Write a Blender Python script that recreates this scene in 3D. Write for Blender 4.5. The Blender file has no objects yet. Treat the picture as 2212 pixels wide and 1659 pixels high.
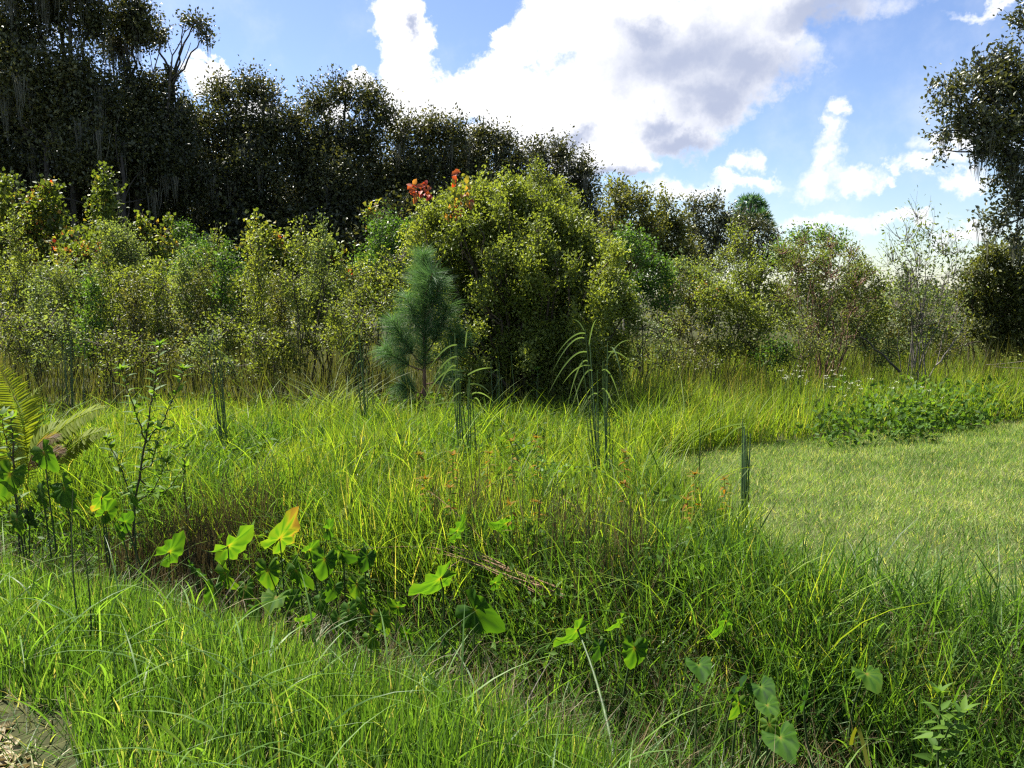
import bpy, math, random
import numpy as np
from mathutils import Matrix, Vector

# ------------------------------------------------------------------ camera, sky, sun, exposure
SC = bpy.context.scene
COL = SC.collection
RAD = math.radians
K = 1024.0 / 2212.0          # survey units of the photograph to picture units
FOC = 804.0
PITCH = RAD(6.2)
CAMP = np.array([0.0, 0.0, 1.6])

cam_data = bpy.data.cameras.new('camera')
cam = bpy.data.objects.new('camera', cam_data)
COL.objects.link(cam)
cam.location = CAMP
cam.rotation_euler = (math.pi / 2 - PITCH, 0, 0)
cam_data.sensor_width = 36.0
cam_data.lens = 36.0 * FOC / 1024.0
cam_data.clip_start = 0.05
cam_data.clip_end = 6000
SC.camera = cam

SUN_AZ = RAD(-52)            # from +Y towards +X
SUN_EL = RAD(57)
SUN_STRENGTH = 5.0
SKY_STRENGTH = 0.055
EXPOSURE = 1.75

SC.view_settings.view_transform = 'Standard'
SC.view_settings.look = 'None'
SC.view_settings.exposure = EXPOSURE
SC.view_settings.gamma = 1
SC.view_settings.use_curve_mapping = False
SC.cycles.max_bounces = 7
SC.cycles.diffuse_bounces = 4
SC.cycles.glossy_bounces = 2
SC.cycles.transmission_bounces = 3
SC.cycles.caustics_reflective = False
SC.cycles.caustics_refractive = False
SC.cycles.use_denoising = False
SC.cycles.pixel_filter_type = 'BLACKMAN_HARRIS'
SC.cycles.filter_width = 1.3

sun_data = bpy.data.lights.new('sun', 'SUN')
sun_data.energy = SUN_STRENGTH
sun_data.angle = RAD(0.53)
sun_data.color = (1.0, 0.95, 0.86)
sun = bpy.data.objects.new('sun', sun_data)
COL.objects.link(sun)
sdir = Vector((math.sin(SUN_AZ) * math.cos(SUN_EL), math.cos(SUN_AZ) * math.cos(SUN_EL), math.sin(SUN_EL)))
sun.rotation_euler = sdir.to_track_quat('Z', 'Y').to_euler()
sun.location = (0, 0, 50)


def ray(px, py):
    a = (px * K - 512) / FOC
    b = (384 - py * K) / FOC
    return np.array([a, math.cos(PITCH) + b * math.sin(PITCH), -math.sin(PITCH) + b * math.cos(PITCH)])


def at(px, py, d):
    """the point at depth d that the photograph shows at survey position (px, py)"""
    r = ray(px, py)
    return CAMP + r * (d / r[1])


def atp(u, v, d):
    return at(u / K, v / K, d)


def azel(px, py):
    r = ray(px, py)
    return math.degrees(math.atan2(r[0], r[1])), math.degrees(math.atan2(r[2], math.hypot(r[0], r[1])))


DEG = math.degrees(K / FOC)


def build_world():
    w = bpy.data.worlds.new('World')
    SC.world = w
    w.use_nodes = True
    try:
        w.cycles.sampling_method = 'MANUAL'
        w.cycles.sample_map_resolution = 512
    except Exception:
        pass
    nt = w.node_tree
    N, L = nt.nodes, nt.links
    N.clear()

    def node(t, **kw):
        n = N.new(t)
        for k, v in kw.items():
            setattr(n, k, v)
        return n

    def math_(op, a, b=None, c=None):
        n = node('ShaderNodeMath', operation=op)
        for i, x in enumerate((a, b, c)):
            if x is None:
                continue
            if isinstance(x, (int, float)):
                n.inputs[i].default_value = x
            else:
                L.new(x, n.inputs[i])
        return n.outputs[0]

    def vmath(op, a, b=None):
        n = node('ShaderNodeVectorMath', operation=op)
        for i, x in enumerate((a, b)):
            if x is None:
                continue
            if isinstance(x, (tuple, list)):
                n.inputs[i].default_value = x
            else:
                L.new(x, n.inputs[i])
        return n

    def sstep(x, lo, hi):
        n = node('ShaderNodeMapRange', interpolation_type='SMOOTHSTEP')
        L.new(x, n.inputs[0])
        n.inputs[1].default_value = lo
        n.inputs[2].default_value = hi
        return n.outputs[0]

    def mix(f, a, b):
        n = node('ShaderNodeMix', data_type='RGBA')
        if isinstance(f, (int, float)):
            n.inputs[0].default_value = f
        else:
            L.new(f, n.inputs[0])
        for i, x in ((6, a), (7, b)):
            if isinstance(x, (tuple, list)):
                n.inputs[i].default_value = x
            else:
                L.new(x, n.inputs[i])
        return n.outputs[2]

    tc = node('ShaderNodeTexCoord')
    gen = tc.outputs['Generated']
    sky = node('ShaderNodeTexSky', sky_type='NISHITA')
    sky.sun_disc = False
    sky.sun_elevation = SUN_EL
    sky.sun_rotation = SUN_AZ
    sky.altitude = 10
    sky.air_density = 1.0
    sky.dust_density = 0.7
    sky.ozone_density = 2.0

    sep = node('ShaderNodeSeparateXYZ')
    L.new(gen, sep.inputs[0])
    az = math_('MULTIPLY', math_('ARCTAN2', sep.outputs[0], sep.outputs[1]), 57.29578)
    el = math_('MULTIPLY', math_('ARCSINE', sep.outputs[2]), 57.29578)
    pc = node('ShaderNodeCombineXYZ')
    L.new(az, pc.inputs[0])
    L.new(el, pc.inputs[1])
    p0 = pc.outputs[0]

    def noise(vec, scale, detail, rough, col=False):
        n = node('ShaderNodeTexNoise')
        n.inputs['Scale'].default_value = scale
        n.inputs['Detail'].default_value = detail
        n.inputs['Roughness'].default_value = rough
        L.new(vec, n.inputs['Vector'])
        return n.outputs['Color' if col else 'Fac']

    warp = vmath('SUBTRACT', noise(gen, 22.0, 5.0, 0.62, True), (0.5, 0.5, 0.5)).outputs[0]
    warp = vmath('MULTIPLY', warp, (5.2, 4.4, 0.0)).outputs[0]
    p = vmath('ADD', p0, warp).outputs[0]

    def field(blobs):
        acc = None
        for (x, y, rx, ry) in blobs:
            a, e = azel(x, y)
            q = vmath('SUBTRACT', p, (a, e, 0)).outputs[0]
            q = vmath('MULTIPLY', q, (1 / (rx * DEG), 1 / (ry * DEG), 0)).outputs[0]
            ln = vmath('LENGTH', q).outputs['Value']
            acc = ln if acc is None else math_('SMOOTH_MIN', acc, ln, 0.25)
        return math_('SUBTRACT', 1.0, acc)

    solid = [(862, 40, 55, 70), (880, 120, 52, 70), (895, 185, 75, 60), (905, 240, 100, 40), (780, 182, 36, 26), (715, 235, 40, 22),
             (440, 168, 40, 24), (560, 250, 60, 30), (1000, 205, 60, 50), (1075, 190, 85, 55), (1112, 110, 48, 66), (1095, 70, 26, 28), (1180, 40, 66, 90),
             (1270, 30, 130, 80), (1150, 230, 110, 80), (1085, 290, 80, 34), (1240, 250, 140, 110), (1300, 340, 110, 50), (1420, 110, 190, 130),
             (1530, 160, 150, 110), (1600, 70, 140, 90), (1450, 270, 110, 70), (1360, 360, 80, 30), (1660, 20, 150, 46)]
    wispy = [(1590, 228, 62, 30), (1540, 265, 60, 20), (1650, 175, 26, 16), (1800, 20, 170, 40), (1700, 120, 90, 60),
             (1818, 228, 34, 30), (1798, 280, 34, 40), (1782, 335, 50, 44), (1775, 390, 70, 50), (1850, 400, 56, 30), (1596, 348, 38, 30), (1570, 384, 40, 18),
             (1480, 412, 110, 34), (1600, 395, 110, 20), (1926, 368, 24, 30), (1908, 408, 24, 16), (2085, 392, 46, 26), (2060, 306, 120, 28),
             (2010, 350, 90, 22), (1800, 486, 130, 24), (1960, 470, 90, 16), (2110, 505, 80, 24), (2160, 5, 70, 18)]
    grey = [(1480, 120, 200, 90), (1620, 150, 130, 70), (1400, 80, 110, 50), (1560, 210, 130, 70), (1430, 270, 70, 40), (1480, 310, 90, 40), (1350, 385, 80, 24), (1780, 30, 150, 50), (1240, 300, 60, 30), (884, 70, 18, 22), (1060, 300, 70, 14)]
    fine = noise(gen, 46.0, 6.0, 0.6)
    f1 = math_('ADD', field(solid), math_('MULTIPLY', math_('SUBTRACT', fine, 0.5), 0.55))
    f2 = math_('ADD', field(wispy), math_('MULTIPLY', math_('SUBTRACT', fine, 0.5), 0.9))
    d1 = sstep(f1, -0.10, 0.24)
    d2 = math_('MULTIPLY', sstep(f2, -0.02, 0.75), 0.86)
    # the same broken cumulus goes on all round the rest of the sky
    big = noise(vmath('MULTIPLY', gen, (1, 1, 1.6)).outputs[0], 4.2, 7.0, 0.58)
    away = sstep(math_('ABSOLUTE', az), 34.0, 46.0)
    high = sstep(el, 20.0, 27.0)
    outside = math_('MAXIMUM', away, high)
    d3 = math_('MULTIPLY', math_('MULTIPLY', sstep(big, 0.52, 0.66), outside), 0.9)
    thin = math_('MULTIPLY', sstep(noise(gen, 7.0, 6.0, 0.6), 0.45, 0.8), 0.35)
    dens = math_('MAXIMUM', math_('MAXIMUM', d1, d2), math_('MAXIMUM', d3, thin))

    g = math_('ADD', field(grey), math_('MULTIPLY', math_('SUBTRACT', noise(gen, 16.0, 5.0, 0.55), 0.5), 1.0))
    gs = math_('MULTIPLY', sstep(g, -0.35, 0.95), 1.0)
    g3 = math_('MULTIPLY', sstep(big, 0.6, 0.78), outside)
    gs = math_('MAXIMUM', gs, g3)
    CW = 6.7
    white = (CW, CW * 1.0, CW * 1.02, 1)
    lav = (CW * 0.43, CW * 0.48, CW * 0.63, 1)
    ccol = mix(gs, white, lav)
    # the blue of the photograph's sky is softer and paler than the clear-air model
    skyc = node('ShaderNodeHueSaturation')
    L.new(sky.outputs[0], skyc.inputs['Color'])
    skyc.inputs['Saturation'].default_value = 1.12
    skyc.inputs['Value'].default_value = 1.0
    skyc.inputs['Hue'].default_value = 0.512
    final = mix(dens, skyc.outputs[0], ccol)
    bg = node('ShaderNodeBackground')
    L.new(final, bg.inputs['Color'])
    bg.inputs['Strength'].default_value = SKY_STRENGTH
    out = node('ShaderNodeOutputWorld')
    L.new(bg.outputs[0], out.inputs['Surface'])


build_world()


# ------------------------------------------------------------------ object helpers
def tag(o, label=None, cat=None, group=None, kind=None):
    if label: o['label'] = label
    if cat: o['category'] = cat
    if group: o['group'] = group
    if kind: o['kind'] = kind
    return o


def thing(name, loc, label, cat, group=None):
    o = bpy.data.objects.new(name, None)
    COL.objects.link(o)
    o.location = loc
    o.empty_display_size = 0.2
    return tag(o, label, cat, group)


def link(name, me, parent=None, matrix=None):
    o = bpy.data.objects.new(name, me)
    COL.objects.link(o)
    if parent is not None:
        o.parent = parent
    if matrix is not None:
        o.matrix_basis = matrix
    return o


NTRI = [0]


def mesh(name, V, T, mat, tint=None):
    V = np.asarray(V, dtype=np.float32).reshape(-1, 3)
    T = np.asarray(T, dtype=np.int32).reshape(-1, 3)
    me = bpy.data.meshes.new(name)
    me.vertices.add(len(V))
    me.vertices.foreach_set('co', V.ravel())
    me.loops.add(T.size)
    me.loops.foreach_set('vertex_index', T.ravel())
    me.polygons.add(len(T))
    me.polygons.foreach_set('loop_start', np.arange(0, T.size, 3, dtype=np.int32))
    if tint is not None:
        a = me.attributes.new('tint', 'FLOAT', 'POINT')
        a.data.foreach_set('value', np.asarray(tint, dtype=np.float32).ravel())
    me.update(calc_edges=True)
    me.materials.append(mat)
    NTRI[0] += len(T)
    return me


def local(V, root):
    return np.asarray(V, dtype=np.float64) - np.array(root.location)


def norm(a):
    return a / np.maximum(np.linalg.norm(a, axis=-1, keepdims=True), 1e-9)


def join(parts):
    """list of (V, T, tint) joined into one"""
    vs, ts, cs, n = [], [], [], 0
    for V, T, c in parts:
        V = np.asarray(V).reshape(-1, 3)
        vs.append(V)
        ts.append(np.asarray(T).reshape(-1, 3) + n)
        cs.append(np.asarray(c).ravel() if np.ndim(c) else np.full(len(V), float(c)))
        n += len(V)
    return np.concatenate(vs), np.concatenate(ts), np.concatenate(cs)


def tubes(P, R, sides=4, tint=0.5):
    """P (B,K,3) polylines, R (B,K) radii"""
    P = np.asarray(P, float)
    R = np.asarray(R, float)
    B, Kp, _ = P.shape
    tg = norm(np.gradient(P, axis=1))
    ref = np.array([0.31, 0.87, 0.12])
    s = norm(np.cross(tg, ref))
    u = np.cross(s, tg)
    ang = np.arange(sides) / sides * 2 * math.pi
    ring = s[:, :, None] * np.cos(ang)[None, None, :, None] + u[:, :, None] * np.sin(ang)[None, None, :, None]
    V = P[:, :, None] + ring * R[:, :, None, None]
    i = np.arange(Kp - 1)[:, None]
    j = np.arange(sides)[None, :]
    a = i * sides + j
    b = i * sides + (j + 1) % sides
    c = a + sides
    d = b + sides
    q = np.stack([np.stack([a, b, d], -1), np.stack([a, d, c], -1)], 2).reshape(-1, 3)
    T = (q[None] + (np.arange(B) * Kp * sides)[:, None, None]).reshape(-1, 3)
    t = np.repeat(np.broadcast_to(np.asarray(tint, float), (B,)), Kp * sides)
    return V.reshape(-1, 3), T, t


def bez(P0, P1, C, n):
    t = np.linspace(0, 1, n)[None, :, None]
    return (1 - t) ** 2 * P0[:, None] + 2 * t * (1 - t) * C[:, None] + t ** 2 * P1[:, None]


def leaves(pos, d, nrm, ln, wr, tint, fold=0.25, six=False):
    """each leaf: folded rhombus (2 triangles) or, with six, a pointed oval (4 triangles)"""
    n = len(pos)
    d = norm(d)
    s = norm(np.cross(d, nrm))
    nn = np.cross(s, d)
    ln = np.broadcast_to(ln, (n,))[:, None]
    w = ln * wr
    if not six:
        V = np.stack([pos, pos + d * ln * .45 + s * w * .5 + nn * w * fold, pos + d * ln, pos + d * ln * .45 - s * w * .5 + nn * w * fold], 1)
        f = np.array([[0, 1, 2], [0, 2, 3]])
        m = 4
    else:
        V = np.stack([pos, pos + d * ln * .28 + s * w * .45 + nn * w * fold, pos + d * ln * .62 + s * w * .42 + nn * w * fold * .7, pos + d * ln - nn * w * .25,
                      pos + d * ln * .62 - s * w * .42 + nn * w * fold * .7, pos + d * ln * .28 - s * w * .45 + nn * w * fold], 1)
        f = np.array([[0, 1, 2], [0, 2, 3], [0, 3, 4], [0, 4, 5]])
        m = 6
    T = (f[None] + (np.arange(n) * m)[:, None, None]).reshape(-1, 3)
    return V.reshape(-1, 3), T, np.repeat(np.broadcast_to(tint, (n,)), m)


def blades(rng, base, L, W, lean, curve, S, tint, az=None, twist=None):
    """grass blades: tapered strips of S segments, lean/curve in fractions of the length"""
    n = len(base)
    az = rng.uniform(0, 2 * math.pi, n) if az is None else az
    h = np.stack([np.cos(az), np.sin(az), np.zeros(n)], 1)
    tw = rng.uniform(0, 2 * math.pi, n) if twist is None else twist
    sd = np.stack([np.cos(tw), np.sin(tw), np.zeros(n)], 1)
    t = np.linspace(0, 1, S + 1)[:, None, None]
    L_ = L[None, :, None]
    le = lean[None, :, None]
    cu = curve[None, :, None]
    up = t * np.sqrt(np.maximum(1 - le ** 2, 0.05)) - cu * cu * 0.42 * t ** 3 - cu * .12 * t ** 2
    P = base[None] + h[None] * L_ * (le * t + cu * t ** 2 * .8)
    P[:, :, 2] += (L_ * up)[:, :, 0]
    wt = (np.array([1 - (k / S) ** 2.2 for k in range(S)]) * np.array([.75 + .5 * min(1, 2.5 * k / S) for k in range(S)]) * 0.85)[:, None, None]
    A = P[:S] - sd[None] * W[None, :, None] * wt * .5
    Bv = P[:S] + sd[None] * W[None, :, None] * wt * .5
    V = np.concatenate([np.stack([A, Bv], 1).reshape(2 * S, n, 3), P[S:]], 0).transpose(1, 0, 2)
    f = []
    for k in range(S - 1):
        a = 2 * k
        f += [[a, a + 1, a + 3], [a, a + 3, a + 2]]
    f += [[2 * S - 2, 2 * S - 1, 2 * S]]
    m = 2 * S + 1
    T = (np.array(f)[None] + (np.arange(n) * m)[:, None, None]).reshape(-1, 3)
    return V.reshape(-1, 3), T, np.repeat(tint, m)


def vnoise(x, y, s, seed=0):
    """smooth pseudo-noise in 0..1"""
    r = np.random.default_rng(seed)
    out = 0
    tot = 0
    for k in range(5):
        a = r.uniform(0, 2 * math.pi, 2)
        f = s * 1.7 ** (k * .6)
        th = r.uniform(0, 2 * math.pi)
        w = 1 / (1 + .5 * k)
        out = out + w * np.sin((x * math.cos(th) + y * math.sin(th)) * f + a[0]) * np.sin((-x * math.sin(th) + y * math.cos(th)) * f * .9 + a[1])
        tot += w
    return 0.5 + 0.5 * out / tot * 1.4


# ------------------------------------------------------------------ materials
def ramp_node(nt, stops):
    r = nt.nodes.new('ShaderNodeValToRGB')
    e = r.color_ramp.elements
    while len(e) < len(stops):
        e.new(0.5)
    for k, (p, c) in enumerate(stops):
        e[k].position = p
        e[k].color = (*c, 1)
    return r


def leaf_mat(name, stops, trans=0.4, rough=0.45, spec=0.5, tmul=(1.5, 1.4, 0.5)):
    """thin leaf: what a blade reflects and what shines through it; 'tint' is each leaf's own colour"""
    m = bpy.data.materials.new(name)
    m.use_nodes = True
    nt = m.node_tree
    nt.nodes.clear()
    L = nt.links
    at_ = nt.nodes.new('ShaderNodeAttribute')
    at_.attribute_name = 'tint'
    r = ramp_node(nt, stops)
    L.new(at_.outputs['Fac'], r.inputs[0])
    pr = nt.nodes.new('ShaderNodeBsdfPrincipled')
    L.new(r.outputs[0], pr.inputs['Base Color'])
    pr.inputs['Roughness'].default_value = rough
    pr.inputs['Specular IOR Level'].default_value = spec
    tr = nt.nodes.new('ShaderNodeBsdfTranslucent')
    mu = nt.nodes.new('ShaderNodeMix')
    mu.data_type = 'RGBA'
    mu.blend_type = 'MULTIPLY'
    mu.inputs[0].default_value = 1
    L.new(r.outputs[0], mu.inputs[6])
    mu.inputs[7].default_value = (*tmul, 1)
    L.new(mu.outputs[2], tr.inputs['Color'])
    mx = nt.nodes.new('ShaderNodeMixShader')
    mx.inputs[0].default_value = trans
    L.new(pr.outputs[0], mx.inputs[1])
    L.new(tr.outputs[0], mx.inputs[2])
    o = nt.nodes.new('ShaderNodeOutputMaterial')
    L.new(mx.outputs[0], o.inputs[0])
    return m


def bark_mat(name, c0, c1, scale=14.0, rough=0.9):
    m = bpy.data.materials.new(name)
    m.use_nodes = True
    nt = m.node_tree
    L = nt.links
    pr = nt.nodes['Principled BSDF']
    pr.inputs['Roughness'].default_value = rough
    pr.inputs['Specular IOR Level'].default_value = 0.25
    tc = nt.nodes.new('ShaderNodeTexCoord')
    mp = nt.nodes.new('ShaderNodeMapping')
    mp.inputs['Scale'].default_value = (1, 1, 0.25)
    L.new(tc.outputs['Object'], mp.inputs[0])
    n = nt.nodes.new('ShaderNodeTexNoise')
    n.inputs['Scale'].default_value = scale
    n.inputs['Detail'].default_value = 5
    L.new(mp.outputs[0], n.inputs['Vector'])
    r = ramp_node(nt, [(0.3, c0), (0.7, c1)])
    L.new(n.outputs['Fac'], r.inputs[0])
    L.new(r.outputs[0], pr.inputs['Base Color'])
    b = nt.nodes.new('ShaderNodeBump')
    b.inputs['Strength'].default_value = 0.5
    b.inputs['Distance'].default_value = 0.02
    L.new(n.outputs['Fac'], b.inputs['Height'])
    L.new(b.outputs[0], pr.inputs['Normal'])
    return m


M = {}
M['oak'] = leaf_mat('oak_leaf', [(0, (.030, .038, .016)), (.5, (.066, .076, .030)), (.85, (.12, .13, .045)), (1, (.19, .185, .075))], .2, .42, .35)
M['oak_far'] = leaf_mat('oak_leaf_far', [(0, (.045, .055, .026)), (.6, (.08, .092, .04)), (1, (.14, .15, .065))], .2, .4, .5)
M['myrtle'] = leaf_mat('wax_myrtle_leaf', [(0, (.055, .075, .016)), (.5, (.125, .165, .036)), (1, (.22, .26, .06))], .44, .5, .3, (1.55, 1.5, .5))
M['groundsel'] = leaf_mat('grey_green_leaf', [(0, (.065, .10, .036)), (.5, (.13, .185, .066)), (1, (.205, .26, .10))], .46, .55, .28)
M['bright'] = leaf_mat('bright_green_leaf', [(0, (.035, .078, .014)), (.5, (.065, .14, .024)), (1, (.11, .21, .04))], .42, .5, .3)
M['maple'] = leaf_mat('maple_leaf', [(0, (.06, .09, .018)), (.45, (.12, .17, .03)), (.66, (.22, .23, .04)), (.8, (.32, .17, .05)), (.92, (.34, .08, .04)), (1, (.28, .03, .02))], .44, .5, .3, (1.5, 1.4, .5))
M['olive'] = leaf_mat('olive_leaf', [(0, (.045, .056, .018)), (.5, (.105, .125, .036)), (1, (.19, .20, .06))], .38, .5, .3)
M['willow'] = leaf_mat('willow_leaf', [(0, (.075, .098, .024)), (.5, (.135, .18, .046)), (1, (.20, .235, .066))], .44, .5, .32)
M['pine'] = leaf_mat('pine_needle', [(0, (.04, .10, .04)), (.5, (.085, .165, .07)), (1, (.14, .23, .10))], .35, .55, .25, (1.3, 1.4, .65))
M['moss'] = leaf_mat('spanish_moss', [(0, (.09, .092, .07)), (1, (.22, .22, .165))], .3, .9, .1, (1.2, 1.2, 1.0))
M['verge'] = leaf_mat('verge_grass', [(0, (.026, .055, .012)), (.35, (.056, .122, .021)), (.7, (.115, .205, .036)), (.9, (.18, .24, .07)), (1, (.32, .28, .13))], .46, .48, .28, (1.75, 1.75, .55))
M['meadow'] = leaf_mat('meadow_grass', [(0, (.035, .062, .011)), (.35, (.10, .165, .02)), (.7, (.185, .265, .033)), (.88, (.25, .285, .06)), (1, (.35, .30, .12))], .5, .55, .2, (1.8, 1.75, .5))
M['lawn'] = leaf_mat('lawn_grass', [(0, (.03, .065, .014)), (.25, (.08, .16, .030)), (.55, (.165, .275, .058)), (.82, (.29, .36, .12)), (1, (.50, .45, .25))], .44, .6, .2, (1.65, 1.6, .55))
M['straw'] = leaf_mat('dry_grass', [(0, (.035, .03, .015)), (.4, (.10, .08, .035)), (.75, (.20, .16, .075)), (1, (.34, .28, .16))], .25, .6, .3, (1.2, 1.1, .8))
M['ear'] = leaf_mat('elephant_ear_leaf', [(0, (.018, .04, .016)), (.2, (.022, .06, .010)), (.5, (.042, .10, .012)), (.75, (.08, .13, .016)), (.88, (.15, .14, .025)), (1, (.14, .085, .03))], .5, .6, .06, (2.1, 2.1, .5))
M['herb'] = leaf_mat('weed_leaf', [(0, (.03, .055, .012)), (.5, (.06, .125, .02)), (1, (.10, .18, .025))], .48, .55, .12, (1.7, 1.6, .5))
M['orange'] = leaf_mat('orange_leaf', [(0, (.08, .11, .02)), (.5, (.19, .14, .02)), (1, (.24, .10, .018))], .45, .6, .06, (1.4, 1.2, .5))
M['fern'] = leaf_mat('fern_frond', [(0, (.14, .09, .055)), (.3, (.09, .14, .02)), (1, (.19, .235, .028))], .5, .6, .08, (1.6, 1.5, .4))
M['culm'] = leaf_mat('tall_grass_culm', [(0, (.02, .04, .014)), (.5, (.05, .10, .028)), (1, (.10, .17, .045))], .2, .4, .5)
M['under'] = leaf_mat('undergrowth_stem', [(0, (.035, .045, .014)), (.45, (.08, .095, .025)), (.75, (.14, .14, .045)), (1, (.22, .18, .09))], .4, .6, .2, (1.5, 1.45, .5))
M['blade'] = leaf_mat('arching_blade', [(0, (.05, .09, .03)), (1, (.13, .19, .075))], .4, .45, .3, (1.4, 1.4, .6))
M['flower'] = leaf_mat('white_petal', [(0, (.38, .39, .26)), (1, (.56, .57, .46))], .4, .6, .2, (1, 1, .9))
M['bark'] = bark_mat('oak_bark', (.022, .020, .016), (.075, .068, .056))
M['twig'] = bark_mat('shrub_bark', (.030, .024, .018), (.09, .07, .053), 30)
M['grey'] = bark_mat('grey_twig_bark', (.07, .062, .05), (.17, .15, .125), 40)
M['red'] = bark_mat('red_brown_bark', (.09, .045, .03), (.20, .12, .08), 30)
M['stem'] = bark_mat('dark_weed_stem', (.025, .022, .015), (.07, .06, .035), 40)
M['stalk'] = bark_mat('green_leaf_stalk', (.03, .05, .018), (.07, .11, .035), 20, .5)
M['deadstalk'] = bark_mat('dead_stalk', (.11, .065, .035), (.28, .18, .10), 40)


# ------------------------------------------------------------------ ground
DX = np.array([-6.0, -2.75, -1.35, -0.7, -0.16, 0.3, 0.6, 0.85, 1.5, 2.2, 6.0])
DY = np.array([6.9, 5.15, 4.55, 4.05, 3.8, 3.45, 3.22, 3.05, 2.8, 2.45, 0.5])


def ditch_s(x, y):
    yc = np.interp(x, DX, DY)
    sl = np.interp(x, [-6, -1, 0, .8, 2, 6], [.98, .97, .9, .78, .76, .74])
    return (y - yc) * sl


def road_s(x, y):
    """metres beyond the road's edge (positive on the grass)"""
    return (y - 2.5 + (x + 1.6) * 0.80) / 1.28


LAWN = np.array([(1.2, 7.7), (1.32, 6.8), (1.36, 6.0), (1.36, 5.0), (1.56, 4.1), (1.76, 3.5), (2.1, 3.0), (2.9, 2.5), (5, 1.5), (16, 1.5), (16, 13.0), (10, 11.8), (6.4, 10.1), (4.0, 9.25), (2.6, 8.6), (1.85, 8.05)])


def in_poly(x, y, P):
    c = np.zeros(x.shape, bool)
    n = len(P)
    j = n - 1
    for i in range(n):
        xi, yi = P[i]
        xj, yj = P[j]
        with np.errstate(divide='ignore', invalid='ignore'):
            t = ((yi > y) != (yj > y)) & (x < (xj - xi) * (y - yi) / (yj - yi + 1e-12) + xi)
        c ^= t
        j = i
    return c


def gh(x, y):
    x = np.asarray(x, float)
    y = np.asarray(y, float)
    s = ditch_s(x, y)
    h = -0.50 * np.exp(-(s / 0.62) ** 2)
    near = np.clip(1 - np.hypot(x, y) / 60, 0, 1)
    h = h + near * (vnoise(x, y, .9, 3) - .5) * .09 * np.clip(np.abs(s) - .3, 0, 1)
    h = h + near * (vnoise(x, y, .35, 4) - .5) * .16 * np.clip((y - 8) / 6, 0, 1)
    r = road_s(x, y)
    e = np.clip((r - .22) / .5, 0, 1)
    return np.where(r < 0.22, -0.03 + 0 * h, h * e - 0.03 * (1 - e))


def ground_mat():
    m = bpy.data.materials.new('ground_soil')
    m.use_nodes = True
    nt = m.node_tree
    L = nt.links
    pr = nt.nodes['Principled BSDF']
    pr.inputs['Roughness'].default_value = 0.95
    pr.inputs['Specular IOR Level'].default_value = 0.1
    tc = nt.nodes.new('ShaderNodeTexCoord')
    n = nt.nodes.new('ShaderNodeTexNoise')
    n.inputs['Scale'].default_value = 9
    n.inputs['Detail'].default_value = 8
    n.inputs['Roughness'].default_value = .7
    L.new(tc.outputs['Object'], n.inputs['Vector'])
    r = ramp_node(nt, [(.3, (.020, .019, .009)), (.55, (.038, .042, .016)), (.75, (.065, .07, .026))])
    L.new(n.outputs['Fac'], r.inputs[0])
    r2 = ramp_node(nt, [(.25, (.025, .035, .010)), (.5, (.05, .062, .02)), (.75, (.10, .095, .042))])
    n2 = nt.nodes.new('ShaderNodeTexNoise')
    n2.inputs['Scale'].default_value = 22
    n2.inputs['Detail'].default_value = 8
    n2.inputs['Roughness'].default_value = .75
    L.new(tc.outputs['Object'], n2.inputs['Vector'])
    L.new(n2.outputs['Fac'], r2.inputs[0])
    a = nt.nodes.new('ShaderNodeAttribute')
    a.attribute_name = 'tint'
    mx = nt.nodes.new('ShaderNodeMix')
    mx.data_type = 'RGBA'
    L.new(a.outputs['Fac'], mx.inputs[0])
    L.new(r.outputs[0], mx.inputs[6])
    L.new(r2.outputs[0], mx.inputs[7])
    L.new(mx.outputs[2], pr.inputs['Base Color'])
    return m


def axis(pts):
    out = []
    for (a, b, s) in pts:
        out += list(np.arange(a, b - 1e-6, s))
    out.append(pts[-1][1])
    return np.array(out)


xs = axis([(-3000, -300, 450), (-300, -60, 40), (-60, -12, 4), (-12, -6, .5), (-6, 9, .16), (9, 16, .5), (16, 60, 4), (60, 300, 40), (300, 3000, 450)])
ys = axis([(-1500, -300, 300), (-300, -20, 40), (-20, -1, 2.0), (-1, 1.5, .25), (1.5, 13, .16), (13, 24, .6), (24, 60, 3), (60, 300, 24), (300, 3000, 450)])
X, Y = np.meshgrid(xs, ys)
Vg = np.stack([X, Y, gh(X, Y)], -1).reshape(-1, 3)
nx, ny = len(xs), len(ys)
ii, jj = np.meshgrid(np.arange(ny - 1), np.arange(nx - 1), indexing='ij')
a = (ii * nx + jj).ravel()
Tg = np.concatenate([np.stack([a, a + 1, a + nx + 1], 1), np.stack([a, a + nx + 1, a + nx], 1)])
lawn_t = in_poly(Vg[:, 0], Vg[:, 1], LAWN).astype(float)
tag(link('ground', mesh('ground', Vg, Tg, ground_mat(), lawn_t)), 'uneven grassy ground with a shallow ditch between the verge and the meadow', kind='structure')


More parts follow.
